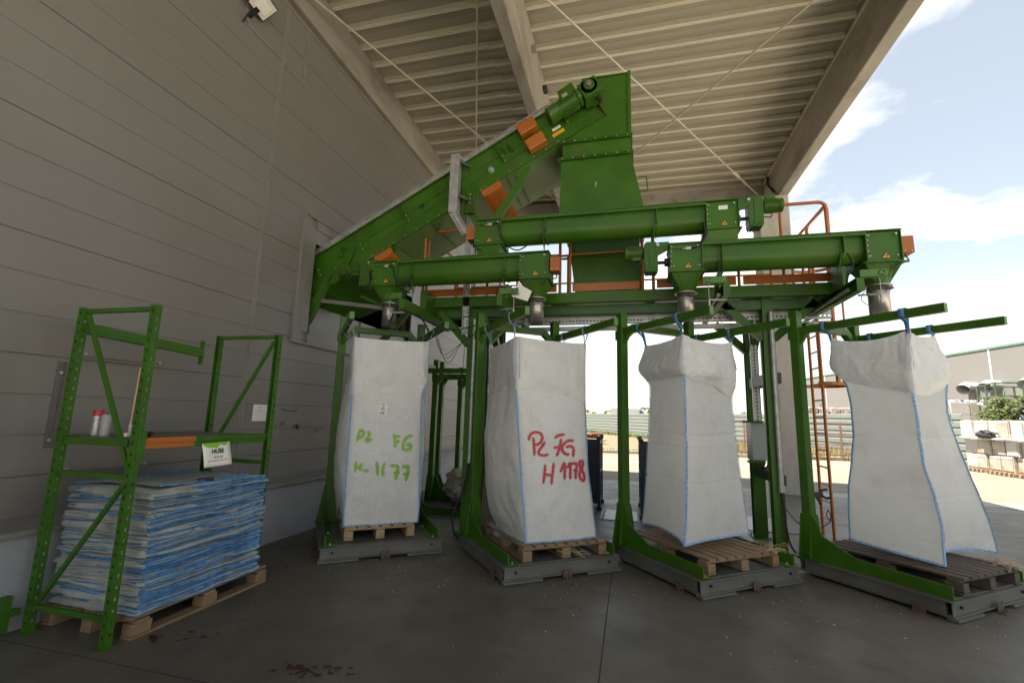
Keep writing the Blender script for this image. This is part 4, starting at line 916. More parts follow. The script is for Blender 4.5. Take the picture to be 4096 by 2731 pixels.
# ================================================================ STACK OF FOLDED BAGS
gstk = 'folded bulk bags stacked on the pallet'
def folded_bag(idx, z, h, top=False):
    b = MB(); x0, x1, y0, y1 = -4.205, -3.365, 2.765, 3.86
    x0 += R_.uniform(-.012,.012); x1 += R_.uniform(-.016,.012)+.03*(z/1.0-.5)*0; y0 += R_.uniform(-.014,.012); y1 += R_.uniform(-.02,.015)
    sd = R_.random()*100; lips = 3; dz = h/lips
    for l in range(lips):
        za = z+dz*l; ins = R_.uniform(-.010,.006); segs = []
        NX, NY = 26, 40
        per = [(x0+(x1-x0)*i/NX, y0, 'f') for i in range(NX)]+[(x1, y0+(y1-y0)*i/NY, 'r') for i in range(NY)]+[(x1-(x1-x0)*i/10, y1, 'b') for i in range(10)]+[(x0, y1-(y1-y0)*i/14, 'l') for i in range(14)]
        n = len(per); lo=[]; md=[]; hi=[]; cl=[]
        for (x,y,k) in per:
            q = Vector((x*2.2,y*2.2,za*9+sd)); w1 = noise.fractal(q,.7,2,4)
            zz = za + .016*noise.fractal(Vector((x*1.6,y*1.6,sd*.3+za*2)),.6,2,3)*1.0
            if k=='r': zz += .006*sin(y*9+za*7)
            ox, oy = {'f':(0,-1),'r':(1,0),'b':(0,1),'l':(-1,0)}[k]; d = (.022*w1+.006*noise.noise(q*5.0))+ins+(.006 if l==1 else 0)
            px, py = x+ox*d, y+oy*d
            th = dz*(.92+.5*noise.noise(q*2.3))
            lo.append((px-ox*.006,py-oy*.006,zz)); md.append((px+ox*.003,py+oy*.003,zz+th*.5)); hi.append((px-ox*.006,py-oy*.006,zz+th))
            cl.append((noise.noise(Vector((x*1.1,y*1.1,l*3.1+sd)))+.10*noise.noise(Vector((x*9,y*9,sd))), k))
        o = len(b.v); b.v += [Vector(v) for v in lo+md+hi]
        for i in range(n):
            j=(i+1)%n; c_, k = cl[i]; blue = (c_ > -.26 if k=='r' else c_ > .20)
            b.f.append([o+i,o+j,o+n+j,o+n+i]); b.sm.append(True); b.mi.append(1 if blue else 0)
            b.f.append([o+n+i,o+n+j,o+2*n+j,o+2*n+i]); b.sm.append(True); b.mi.append(1 if blue else 0)
        c = (x0+x1)/2,(y0+y1)/2
        for ring, up in ((0,0),(2*n,1)):
            cv=len(b.v); zc=z+dz*(l+up); 
            inn=[len(b.v)+i for i in range(n)]
            b.v += [b.v[o+ring+i].lerp(Vector((c[0],c[1],zc)),.25) for i in range(n)]; cc=len(b.v); b.v.append(Vector((c[0],c[1],zc+(.012 if (top and up and l==lips-1) else 0))))
            for i in range(n):
                j=(i+1)%n; b.f.append([o+ring+i,o+ring+j,inn[j],inn[i]]); b.sm.append(True); b.mi.append(0)
                b.f.append([inn[i],inn[j],cc]); b.sm.append(True); b.mi.append(0)
    o = b.build('folded_bag',['bagwhite','bagblue'],loc=((x0+x1)/2,(y0+y1)/2,z)); return o
NB = 27; z = .146; H = (.985-.146)/NB
for i in range(NB):
    o = folded_bag(i, z, H*1.02, i==NB-1); z += H
    if i == NB-1: tag(o,'topmost folded white bag, lying open on the stack with a blue edge across it','folded bag',gstk)
    elif i == 0: tag(o,'bottom folded bag of the stack, lying directly on the pallet boards','folded bag',gstk)
    else: tag(o,'folded white bag with blue edging inside the tall stack under the rack shelf','folded bag',gstk)
    if i == NB-1:
        # folded flap and blue edge cord on the top bag
        b = MB(); vs=[]; n1,n2=20,16
        for j in range(n2+1):
            for q in range(n1+1):
                x=-4.17+.72*q/n1; y=2.86+.85*j/n2; 
                x += .1*(j/n2)*(1-q/n1)
                vs.append((x,y,z+.012+.010*noise.fractal(Vector((x*4,y*4,2)),.6,2,3)+.012*sin(q/n1*pi)))
        b.add(vs,[(j*(n1+1)+q,j*(n1+1)+q+1,(j+1)*(n1+1)+q+1,(j+1)*(n1+1)+q) for j in range(n2) for q in range(n1)],True); b.build('flap','bagwhite',o)
        b = MB(); e=[vs[j*(n1+1)+n1] for j in range(n2+1)]+[vs[n2*(n1+1)+q] for q in range(n1,-1,-1)]
        b.tube([Vector(p)+Vector((0,0,.004)) for p in e],.006,6); b.tube([(-4.19,2.80,z+.01),(-4.18,3.3,z+.018),(-4.2,3.82,z+.012)],.008,6); b.tube([(-3.42,3.2,z+.008),(-3.40,3.6,z+.01),(-3.6,3.84,z+.012)],.006,6); b.build('edge_cord','bagblue',o)
ztop = z+.014
t = thing('screwdriver','long thin screwdriver with a black handle on top of the folded bags','screwdriver',(-3.5,3.2,ztop))
b = MB(); b.tube([(-3.475,3.20,ztop+.012),(-3.435,3.32,ztop+.013)],[.013,.014],8); b.build('handle','black',t)
b = MB(); b.tube([(-3.56,2.97,ztop+.012),(-3.475,3.20,ztop+.012)],.003,6); b.build('shaft','steel',t)

# ================================================================ STEEL PLATFORM
pf = thing('steel_platform','raised green steel platform with orange railing and a caged ladder','platform',(0,7.0,0))
PX0, PX1, PY0, PY1, PT, PB = -3.02, 2.44, 6.2, 7.75, 3.31, 3.165
def chan_y(y, x0, x1, s):
    b = MB(); b.box(x0,x1,y,y+.008*s,PB,PT) if s>0 else b.box(x0,x1,y-.008,y,PB,PT)
    y0,y1 = (y,y+.07) if s>0 else (y-.07,y); y0 += .0081*(s>0); y1 -= .0081*(s<0)
    b.box(x0,x1,y0,y1,PT-.010,PT); b.box(x0,x1,y0,y1,PB,PB+.010); return b
chan_y(PY0,PX0,PX1,1).build('edge_beam','green',pf,bevel=.002); chan_y(PY1,PX0,PX1,-1).build('edge_beam','green',pf,bevel=.002)
for x in (PX0+.03, -2.15, -1.0, .3, 1.7, PX1-.03):
    b = MB(); b.box(x-.004,x+.004,PY0+.008,PY1-.008,PB+.01,PT-.012); b.box(x-.05,x+.05,PY0+.08,PY1-.08,PB-.004,PB+.008); b.build('cross_beam','green',pf)
b = MB(); b.box(PX0,PX1,PY0+.009,PY1-.009,PT,PT+.006); b.build('deck_plate','greenpan',pf)
b = MB(); b.box(PX0,PX1,PY0+.15,PY0+.28,PB-.13,PB-.005); b.build('lower_beam','greendark',pf,bevel=.003)
# H posts
def hpost(x, y, top, w_=.13, d=.14, z0=.012):
    b = MB(); b.box(x-w_/2,x+w_/2,y-d/2,y-d/2+.010,z0,top); b.box(x-w_/2,x+w_/2,y+d/2-.010,y+d/2,z0,top); b.box(x-.004,x+.004,y-d/2+.010,y+d/2-.010,z0,top); b.box(x-.13,x+.13,y-.13,y+.13,0,z0)
    for sx in (-.1,.1):
        for sy in (-.1,.1): b.tube([(x+sx,y+sy,z0),(x+sx,y+sy,z0+.02)],.012,6)
    return b.build('post','green',pf,bevel=.0015)
hpost(-2.215,6.36,3.03,.14); hpost(-2.06,6.36,3.03,.14); hpost(1.71,6.40,3.16); hpost(1.79,7.62,3.16,.17); hpost(-2.15,7.62,3.16)
def brace(p, q, w_=.10, h=.10): b = MB(); b.bar(p,q,w_,h,up=(0,1,0)); b.build('brace','green',pf,bevel=.003)
brace((1.20,6.40,3.12),(1.66,6.40,2.66)); brace((2.28,6.40,3.12),(1.78,6.40,2.66)); brace((-2.75,6.36,3.12),(-2.29,6.36,2.62)); brace((-1.55,6.36,3.12),(-1.98,6.36,2.66))
brace((1.78,6.95,3.10),(1.78,7.50,2.6)); brace((1.30,7.62,3.10),(1.74,7.62,2.66)); brace((-2.15,7.0,3.1),(-2.15,7.52,2.6))
b = MB(); b.box(1.72,1.86,6.47,7.53,2.10,2.24); b.build('tie_beam','greysteel',pf,bevel=.003)
b = MB(); b.box(1.74,1.84,6.47,7.53,.86,.98); b.build('tie_beam','greendark',pf,bevel=.003)
# conduit tubes
b = MB(); b.tube([(1.73,6.29,.86),(1.73,6.29,2.98)],.028,12); b.tube([(1.73,6.29,.80),(1.73,6.29,.88)],.034,12); b.build('conduit','galv',pf)
b = MB(); b.tube([(-2.17,6.25,1.02),(-2.17,6.25,2.98)],.025,12); b.tube([(-2.17,6.25,.95),(-2.17,6.25,1.03)],.030,12); b.build('conduit','galv',pf)
b = MB(); b.tube(smooth_path([(1.73,6.29,.82),(1.74,6.25,.45),(1.78,6.20,.2),(1.95,6.12,.05),(2.05,6.1,.02)]),.012,8); b.build('cable','dark',pf)
b = MB(); b.tube(smooth_path([(-2.17,6.25,.96),(-2.22,6.20,.6),(-2.32,6.12,.3),(-2.28,6.05,.1),(-2.2,6.0,.02)]),.014,8); b.build('cable','dark',pf)
b = MB(); b.tube(smooth_path([(1.76,6.3,.62),(1.86,6.2,.48),(2.0,6.15,.44),(2.13,6.12,.52),(2.16,6.12,.60),(2.14,6.12,.66),(2.12,6.12,.6),(2.16,6.12,.55)]),.005,6); b.build('cable','dark',pf)
# cable trays: perforated galvanised channel with real slots
def tray(p, q, wd, side, nm='cable_tray', hh=.05, n=None, parent=None, two=True):
    p = Vector(p); q = Vector(q); d = (q-p); L = d.length; d.normalize(); sd = Vector(side).normalized(); nr = d.cross(sd).normalized()
    b = MB(); th = .0025
    def strip(a0,a1,l0,l1):
        vs = [p+d*l+sd*a+nr*e for l in (l0,l1) for a in (a0,a1) for e in (0,th)]
        b.add(vs,[(0,1,3,2),(4,6,7,5),(0,4,5,1),(2,3,7,6),(0,2,6,4),(1,5,7,3)])
    rows = [(-wd*.27), (wd*.27)] if two else [0]; sw = wd*.07 if two else wd*.13; pitch = .05; sl_ = .027
    edges = [-wd/2]; 
    for r in rows: edges += [r-sw, r+sw]
    edges.append(wd/2)
    for i in range(0,len(edges),2): strip(edges[i],edges[i+1],0,L)
    for ri, r in enumerate(rows):
        l = 0; off = pitch/2*ri
        pos = off+.012
        last = 0
        while pos+sl_ < L: strip(r-sw,r+sw,last,pos); last = pos+sl_; pos += pitch
        strip(r-sw,r+sw,last,L)
    for s_ in (-1,1):
        vs = [p+d*l+sd*(s_*wd/2+e)+nr*a for l in (0,L) for a in (0,hh) for e in (0,-s_*th)]
        b.add(vs,[(0,1,3,2),(4,6,7,5),(0,4,5,1),(2,3,7,6),(0,2,6,4),(1,5,7,3)])
    return b.build(nm,'galv',parent or pf)
tray((-2.30,6.20,3.02),(-2.30,6.20,4.62),.10,(1,0,0))
tray((-2.30,6.20,2.75),(-2.30,6.20,3.0),.10,(1,0,0))
tray((1.76,7.30,1.62),(1.76,7.30,3.0),.09,(1,0,0),two=False)
tray((-1.75,6.55,3.02),(2.50,6.55,3.02),.16,(0,0,1),hh=-.05); tray((-1.75,6.75,2.88),(2.4,6.75,2.88),.12,(0,1,0))
for x in (-1.6,-.2,1.2):
    b = MB(); b.tube([(x,6.5,2.9),(x,6.5,3.17)],.007,6); b.box(x-.02,x+.02,6.46,6.54,3.10,3.12); b.build('tray_hanger','galv',pf)
# electrical enclosure
b = MB(); b.box(1.62,1.96,7.10,7.40,1.10,1.60); b.build('enclosure','elec',pf,bevel=.006)
b = MB(); b.box(1.50,1.76,7.02,7.10,1.60,1.63); b.build('enclosure_bracket','greendark',pf); b = MB(); b.box(1.55,1.76,7.02,7.10,1.07,1.10); b.build('enclosure_bracket','greendark',pf)
b = MB()
for i in range(5): b.tube(smooth_path([(1.70+.05*i,7.2,1.10),(1.70+.04*i,7.2,1.02),(1.78,7.25,.98)]),.010,6)
b.build('cable','dark',pf)
# handrails
def rail(pts, r=.021, nm='handrail'): b = MB(); b.tube(rounded(pts,.09),r,12); b.build(nm,'orange',pf)
RY = 6.25; HT = 4.375; MID = 3.88; B0 = PT+.006
rail([(-3.02,RY,B0),(-3.02,RY,HT),(-.93,RY,HT),(-.93,RY,B0)]); rail([(-.79,RY,B0),(-.79,RY,HT),(.19,RY,HT),(.19,RY,B0)]); rail([(.33,RY,B0),(.33,RY,HT),(2.42,RY,HT),(2.42,RY,B0)])
for x0,x1 in ((-3.02,-.93),(-.79,.19),(.33,2.42)): rail([(x0,RY,MID),(x1,RY,MID)],.014,'mid_rail')
for x in (-2.0,1.38,1.90): rail([(x,RY,B0),(x,RY,HT)],.019,'rail_post')
for x0,x1 in ((-3.0,-1.62),(-1.52,-.97),(-.75,.15),(.37,1.34),(1.42,2.40)):
    b = MB(); b.box(x0,x1,RY-.032,RY-.026,B0+.015,B0+.125); b.build('kick_plate','orange',pf,bevel=.001)
RB = 7.66
rail([(-3.02,RB,B0),(-3.02,RB,HT),(-.2,RB,HT),(-.2,RB,B0)]); rail([(.0,RB,B0),(.0,RB,HT),(2.15,RB,HT),(2.15,RB,B0)])
for x0,x1 in ((-3.02,-.2),(0,2.15)): rail([(x0,RB,MID),(x1,RB,MID)],.014,'mid_rail')
for x in (-1.9,-1.0,1.0): rail([(x,RB,B0),(x,RB,HT)],.019,'rail_post')
b = MB(); b.box(-3,2.1,RB+.026,RB+.032,B0+.015,B0+.125); b.build('kick_plate','orange',pf)
rail([(-3.02,RY+.12,B0),(-3.02,RY+.12,HT),(-3.02,RB-.1,HT),(-3.02,RB-.1,B0)]); rail([(2.47,RY+.10,B0),(2.47,RY+.10,HT),(2.47,7.05,HT),(2.47,7.05,B0)])
rail([(2.44,RY+.02,HT-.02),(2.10,RY+.25,3.95)],.017,'rail_stay'); rail([(2.47,RY+.1,MID),(2.47,7.05,MID)],.014,'mid_rail')
rail([(-.70,6.9,B0),(-.70,6.9,4.05),(-1.0,6.9,4.05)],.018,'rail_post')
# ladder
def lrail(pts, nm, r=.02, n=10): b = MB(); b.tube(pts,r,n); b.build(nm,'orange',pf)
for y in (7.80,8.20): lrail(rounded([(2.78,y,0),(2.78,y,4.40),(2.50,y,4.40),(2.50,y,3.35)],.12),'ladder_stile',.022)
for i in range(16): lrail([(2.78,7.80,.25+.245*i),(2.78,8.20,.25+.245*i)],'ladder_rung',.013,8)
for z in (2.20,3.1,4.1):
    b = MB(); c = arc(2.86,8.0,.36,-118,118,18)
    for (a,a2),(c_,c2) in zip(c,c[1:]): b.bar((a,a2,z),(c_,c2,z),.006,.05)
    b.build('cage_hoop','orange',pf)
for a in (-75,-38,0,38,75):
    x,y = 2.86+.352*cos(radians(a)), 8.0+.352*sin(radians(a)); b = MB(); b.bar((x,y,2.18),(x,y,4.12),.035,.006,up=(cos(radians(a)),sin(radians(a)),0)); b.build('cage_bar','orange',pf)
# end plate bracket
b = MB(); b.prism([(6.15,3.02),(6.45,3.02),(6.20,3.52),(5.62,3.52),(5.62,3.36)],'x',2.40,2.412); b.build('bracket_plate','greendark',pf,bevel=.002)

# cantilever arms carrying the screw conveyors and bag sensors
for i,(x,z_) in enumerate(((-2.84,3.0),(-1.53,3.0),(1.04,3.03),(2.30,3.03))):
    b = MB(); b.box(x-.035,x+.035,5.28,6.9,z_+.060,z_+.068); b.box(x-.035,x+.035,5.28,6.9,z_-.068,z_-.060); b.box(x+.027,x+.035,5.28,6.9,z_-.060,z_+.060); b.box(x-.035,x+.027,5.28,5.288,z_-.060,z_+.060)
    b.build('support_arm','green',pf,bevel=.002)
    s_ = (-1,1,-1,1)[i]
    b = MB(); b.box(min(x,x+s_*.24),max(x,x+s_*.24),5.272,5.279,z_+.074,z_+.145); b.box(min(x,x+s_*.24),max(x,x+s_*.24),5.279,5.33,z_+.069,z_+.074); b.build('sensor_bracket','greenl',pf,bevel=.001)
    cx = x+s_*.19; b = MB(); b.tube([(cx+.028*cos(a*pi/8),5.270,z_+.110+.028*sin(a*pi/8)) for a in range(15)],.0035,5); b.build('bracket_ring','dark',pf)
    b = MB(); b.box(x-.045,x+.045,5.9,6.35,z_+.070,z_+.34) if i in (0,) else b.box(x-.02,x+.02,5.62,5.9,z_+.070,z_+.30); b.build('saddle_plate','green',pf,bevel=.002)
    b = MB(); b.tube([(x+.0,5.36,z_-.10),(x+s_*.18,5.30,z_-.11)],.010,8); b.tube([(x+s_*.18,5.30,z_-.16),(x+s_*.18,5.30,z_+.07)],.004,6); b.tube([(x+s_*.18,5.30,z_-.20),(x+s_*.18,5.30,z_-.12)],.012,8); b.build('sensor_rod','galv',pf)
    b = MB(); b.tube([(x-.05,5.45,z_-.02),(x-.05,6.5,z_-.04)],.022,10); b.build('conduit','steel',pf)
    b = MB(); b.tube(smooth_path([(x-.05,5.46,z_),(x-.07,5.38,z_+.1),(x-.02,5.36,z_+.22),(x,5.5,z_+.40)]),.009,6); b.tube(smooth_path([(x+.05,5.3,z_-.1),(x+.09,5.28,z_-.16),(x+.06,5.3,z_-.22),(x+.01,5.32,z_-.15),(x+.06,5.35,z_-.06)]),.003,5); b.build('cable','dark',pf)
# loose cables under platform on left
for i in range(3):
    b = MB(); b.tube(smooth_path([(-2.75+.03*i,6.0,2.92),(-2.60+.05*i,5.9,2.62-.10*i),(-2.50+.05*i,5.95,2.42-.05*i),(-2.25,6.0,2.60),(-2.0,6.1,2.80)]),.0035,5); b.build('cable','dark',pf)
b = MB(); b.tube(smooth_path([(-2.72,5.5,2.93),(-2.62,5.6,2.75),(-2.6,5.7,2.60)]),.012,6); b.tube(smooth_path([(-2.66,5.9,2.85),(-2.4,6.0,2.78),(-2.1,6.1,2.86)]),.010,6); b.build('cable','dark',pf)
# glove hung under the first arm
t = thing('work_glove','dark rubber work glove hanging by the first outlet pipe','glove',(-2.98,5.35,2.72))
b = MB(); b.tube([(-2.96,5.36,2.96),(-2.965,5.36,2.90),(-2.98,5.36,2.83),(-2.99,5.36,2.78)],[.018,.028,.035,.034],12)
for i,(dx,l) in enumerate(((-.034,.075),(-.016,.10),(.002,.11),(.020,.10))): b.tube([(-2.99+dx*.9,5.36,2.79),(-2.995+dx*1.1,5.355,2.79-l*.6),(-3.0+dx*1.3,5.35,2.79-l)],[.013,.011,.008],8)
b.tube([(-2.965,5.36,2.83),(-2.945,5.35,2.79),(-2.94,5.35,2.755)],[.013,.011,.008],8); b.build('glove','black',t)

# ================================================================ SCREW CONVEYORS
def warn(par, x, y, z, s=.085):
    b = MB(); h = s*.87; b.prism([(x-s/2,z-h/2),(x+s/2,z-h/2),(x,z+h/2)],'y',y-.003,y-.0005); sg_ = b.build('warning_sign','ink',par)
    s2 = s*.80; h2 = h*.80; b = MB(); b.prism([(x-s2/2,z-h2/2-.002),(x+s2/2,z-h2/2-.002),(x,z+h2/2-.004)],'y',y-.0045,y-.003); b.build('sign_face','yellow',sg_)
    b = MB(); c = (x+.004,z-.018); b.tube([(c[0]+.008*cos(a*pi/5),y-.006,c[1]+.008*sin(a*pi/5)) for a in range(11)],.0018,5)
    for dx_,dz_,l,a in ((-.010,.006,.022,30),(-.006,.000,.022,20),(.008,.008,.016,130),(.014,.006,.014,110)): b.bar((x+dx_,y-.006,z-.01+dz_),(x+dx_+l*.6*cos(radians(a)),y-.006,z-.01+dz_+l*.6*sin(radians(a))),.003,.004,up=(0,1,0))
    b.build('pictogram','ink',sg_)
def screw(label, bx, ribs, zt, zb, hop, motor, obx, group='green screw conveyors', tagL=None):
    Y0, Y1 = 5.52, 5.90; yc = 5.71; (a0,a1),(b0,b1) = bx
    t = thing('screw_conveyor',label,'screw conveyor',((a0+b1)/2,yc,zb),0,group)
    for (x0,x1) in bx:
        b = MB(); b.box(x0,x1,Y0+.006,Y1-.006,zb,zt-.012); 
        for xx in (x0,x1-.008): b.box(xx-.001,xx+.009,Y0-.022,Y1+.02,zb-.006,zt-.013)
        b.box(x0-.002,x1+.002,Y0-.020,Y0+.004,zb-.018,zb-.007)
        b.build('end_box','green',t,bevel=.002)
        b = MB()
        for xx in (x0+.04,x1-.04):
            for zz in (zt-.05,zb+.05): b.tube([(xx,Y0+.006,zz),(xx,Y0-.006,zz)],.0065,6)
        for i_ in range(5): b.tube([(x0+.012+.0*i_,Y0-.024,zb+.04+i_*.06),(x0+.012,Y0-.032,zb+.04+i_*.06)],.006,6)
        b.tube([(x1-.05,Y0+.006,zt-.05),(x1-.05,Y0-.030,zt-.05)],.010,8)
        b.build('bolt','bolt',t)
        warn(t,(x0+x1)/2+.02,Y0+.004,zb+.058)
    r = .150; zc = zb+r+.012
    prof = [(Y0+.04,zt-.02)]+[(yc-r*cos(radians(a)),zc-r*sin(radians(a))) for a in range(0,181,10)]+[(Y1-.04,zt-.02)]
    b = MB(); n = len(prof); b.add([(a1,y,z) for y,z in prof]+[(b0,y,z) for y,z in prof],[(i,i+1,n+i+1,n+i) for i in range(n-1)],True)
    b.add([(a1,*prof[0]),(b0,*prof[0]),(b0,*prof[-1]),(a1,*prof[-1])],[(0,1,2,3)]); b.build('trough','green',t)
    b = MB(); b.box(a0-.01,(a0+b1)/2-.002,Y0-.024,Y1+.022,zt-.012,zt); b.box((a0+b1)/2,b1+.01,Y0-.024,Y1+.022,zt-.006,zt+.006); b.box(a1,b0,Y0-.024,Y0-.016,zt-.045,zt-.0125); b.build('lid','green',t,bevel=.001)
    for x in ribs:
        b = MB(); po = [(Y0-.020,zt-.013),(Y0-.020,zb+.12)]+[(yc-(r+.012)*cos(radians(a)),zc-(r+.012)*sin(radians(a))) for a in range(20,161,14)]+[(Y1+.02,zb+.12),(Y1+.02,zt-.013)]
        b.prism(po,'x',x-.004,x+.004); b.prism([(Y0-.02,zb+.14),(Y0+.06,zb-.03),(Y0+.14,zb-.10),(Y0+.16,zb-.02),(Y0+.10,zb+.05)],'x',x-.035,x-.027); b.build('rib','green',t)
    for (hx, mode) in hop:
        wd = .18
        b = MB(); top = [(hx-wd,Y0-.005),(hx+wd,Y0-.005),(hx+wd,Y1),(hx-wd,Y1)]; zt2 = zb-.018
        if mode == 'round':
            n = 24; rr = .098; zbm = zb-.235; vs=[]
            for i in range(n):
                a = 2*pi*i/n+pi/4*0; c_, s_ = cos(a), sin(a); k = 1/max(abs(c_),abs(s_)); vs.append((hx+c_*k*wd*.97, yc+s_*k*.185, zt2))
            vs += [(hx+rr*cos(2*pi*i/n), yc+rr*sin(2*pi*i/n), zbm) for i in range(n)]
            b.add(vs,[(i,(i+1)%n,n+(i+1)%n,n+i) for i in range(n)],False); b.box(hx-wd-.022,hx+wd+.022,Y0-.028,Y1+.022,zt2-.008,zt2); b.build('hopper','green',t)
            b = MB(); b.tube([(hx,yc,zbm-.012),(hx,yc,zbm)],.130,28); pf_ = b.build('pipe_flange','steel',t)
            b = MB(); b.tube([(hx,yc,zbm-.012),(hx,yc,zbm-.09),(hx,yc,zbm-.095),(hx,yc,2.785)],[.098,.100,.094,.096],32,cap=False); b.build('outlet_pipe','steel',t,solid=.003)
            b = MB(); b.tube([(hx+.103*cos(a*pi/16),yc+.103*sin(a*pi/16),zbm-.05+.004*sin(a)) for a in range(33)],.006,6); b.box(hx+.04,hx+.085,yc-.120,yc-.095,zbm-.062,zbm-.038); b.tube([(hx+.02,yc-.112,zbm-.05),(hx+.10,yc-.108,zbm-.05)],.006,6); b.build('hose_clamp','rust',t)
        else:
            zb2 = zb-.135; b.add([(hx-.175,Y0,zt2),(hx+.175,Y0,zt2),(hx+.175,Y1,zt2),(hx-.175,Y1,zt2),(hx-.15,Y0+.04,zb2),(hx+.15,Y0+.04,zb2),(hx+.15,Y1-.04,zb2),(hx-.15,Y1-.04,zb2)],[(0,1,5,4),(1,2,6,5),(2,3,7,6),(3,0,4,7)]); b.box(hx-.20,hx+.20,Y0-.03,Y1+.02,zt2-.008,zt2); b.build('hopper','green',t)
    # gear motor
    d = motor; x = a0 if d < 0 else b1
    zz = zc+.02; zg = zt-.10
    b = MB(); b.tube([(x,yc,zc),(x+d*.05,yc,zc)],.05,14); b.tube([(x+d*.05,yc,zc),(x+d*.14,yc,zc)],.022,12); s_ = b.build('shaft_seal','dark',t)
    g0 = x+d*.13; g1 = x+d*.29
    b = MB(); lo, hi = min(g0,g1), max(g0,g1)
    b.prism([(lo,zb+.05),(lo+.02,zb+.03),(hi-.02,zb+.03),(hi,zb+.05),(hi,zt+.05),(hi-.03,zt+.08),(lo+.03,zt+.08),(lo,zt+.05)],'y',yc-.085,yc+.085)
    b.box(lo+.06,lo+.075,yc-.092,yc+.092,zb+.05,zt+.05); b.box(lo-.005,hi+.005,yc-.09,yc+.09,zb+.12,zb+.14)
    for i in range(5): b.box(lo+.01+.03*i,lo+.02+.03*i,yc-.092,yc+.092,zb+.02,zb+.09)
    b.build('gearbox','green',t,bevel=.006)
    m0 = g1; m1 = g1+d*.23; b = MB(); zm = zt-.03; R=.075
    b.tube([(m0,yc,zm),(m0+d*.02,yc,zm),(m0+d*.03,yc,zm),(m1-d*.05,yc,zm),(m1-d*.045,yc,zm),(m1-d*.008,yc,zm),(m1,yc,zm)],[.06,.085,R,R,.082,.082,.06],24)
    for i in range(20):
        a = 2*pi*i/20; b.bar((m0+d*.035,yc+(R+.004)*cos(a),zm+(R+.004)*sin(a)),(m1-d*.055,yc+(R+.004)*cos(a),zm+(R+.004)*sin(a)),.004,.014,up=(0,cos(a),sin(a)))
    lo2,hi2 = min(m0+d*.04,m0+d*.14),max(m0+d*.04,m0+d*.14)
    b.box(lo2,hi2,yc-.05,yc+.05,zm+R,zm+R+.06) if zt > 4 else b.box(lo2,hi2,yc-.045,yc+.045,zm-R-.03,zm-R+.01)
    b.build('motor','green',t,bevel=.003)
    b = MB(); lo,hi=min(x,x+d*.15),max(x,x+d*.15); b.prism([(lo,zt+.02),(lo+.02,zt+.06),(hi,zt+.06),(hi,zt-.02),(hi-.04,zt-.06),(lo,zt-.12)],'y',yc-.10,yc-.09); b.build('torque_arm','green',t)
    b = MB(); b.tube([(x+d*.13,yc-.09,zt+.02),(x+d*.13,yc-.125,zt+.02)],.018,10); b.build('bolt','bolt',t)
    b = MB(); b.tube(smooth_path([(m0+d*.1,yc-.03,zm-R-.02),(m0+d*.08,yc-.04,zm-R-.08),(m0-d*.02,yc-.02,zm-R-.06),(x,yc+.1,zm-R-.02)]),.007,6); b.build('cable','dark',t)
    # limit switch and cable on first box, terminal box on other end
    e = b1 if d < 0 else a0; se = -d
    b = MB(); lo,hi=min(e+se*.012,e+se*.135),max(e+se*.012,e+se*.135); b.box(lo,hi,Y0+.03,Y0+.22,zt-.25,zt-.06); b.build('terminal_box','orange',t,bevel=.008)
    b = MB(); b.tube([(lo+.03,Y0+.028,zt-.23),(lo+.03,Y0+.022,zt-.23)],.006,6); b.tube([(hi-.03,Y0+.028,zt-.23),(hi-.03,Y0+.022,zt-.23)],.006,6); b.build('bolt','bolt',t)
    b = MB(); b.tube(smooth_path([((lo+hi)/2,Y0+.1,zt-.25),((lo+hi)/2+.02,Y0+.08,zt-.33),(e-se*.0,Y0+.02,zb-.03),(e-se*.1,Y0,zb-.10)]),.007,6); b.build('cable','dark',t)
    x = a0 if (zt>4 or True) else b0
    b = MB(); b.tube([(x+.06,Y0+.004,zt-.06),(x+.06,Y0-.015,zt-.06)],.016,8); b.box(x+.06,x+.14,Y0-.014,Y0-.004,zt-.075,zt-.05); b.build('switch_lever','green',t,bevel=.002)
    b = MB(); b.box(x+.175,x+.235,Y0-.028,Y0+.005,zt-.095,zt-.060); b.tube([(x+.14,Y0-.012,zt-.078),(x+.175,Y0-.012,zt-.078)],.009,8); b.build('limit_switch','galv',t,bevel=.003)
    b = MB(); b.tube(smooth_path([(x+.235,Y0-.012,zt-.078),(x+.30,Y0-.03,zt-.09),(x+.34,Y0-.04,zt-.2),(x+.38,Y0-.035,zb+.02),(x+.44,Y0-.0,zb-.06)] if d<0 and zt<4 and x<-1 else [(x+.235,Y0-.012,zt-.078),(x+.32,Y0-.03,zt-.08),(x+.37,Y0-.03,zt-.25),(x+.48,Y0-.02,zb-.08),(x+.6,Y0+.0,zb-.12),(x+.72,Y0+.05,zb-.03)] if zt>4 else [(x+.235,Y0-.012,zt-.078),(x+.32,Y0-.04,zt-.06),(x+.39,Y0-.05,zt+.06),(x+.38,Y0-.04,zt+.2),(x+.35,Y0,zt+.22)]),.009,8); b.build('cable','dark',t)
    if zt > 4:
        b = MB(); b.box(b0+.14,b0+.24,Y0+.002,Y0+.0055,zt-.11,zt-.06); b.build('data_plate','paper',t)
    return t
screw('lower left screw conveyor, over the bags marked in green and red',((-3.43,-3.07),(-1.34,-.97)),(-2.84,-1.54),3.675,3.345,[(-3.25,'round'),(-1.155,'round')],-1,None)
screw('lower right screw conveyor, over the two empty bags',((.485,.845),(2.48,2.81)),(1.055,2.28),3.675,3.345,[(.668,'round'),(2.645,'round')],-1,None)
screw('upper screw conveyor resting on the two lower ones, motor at its right end',((-1.96,-1.60),(.90,1.255)),(-1.02,.345),4.165,3.835,[(-1.78,'rect'),(1.08,'rect')],1,None)
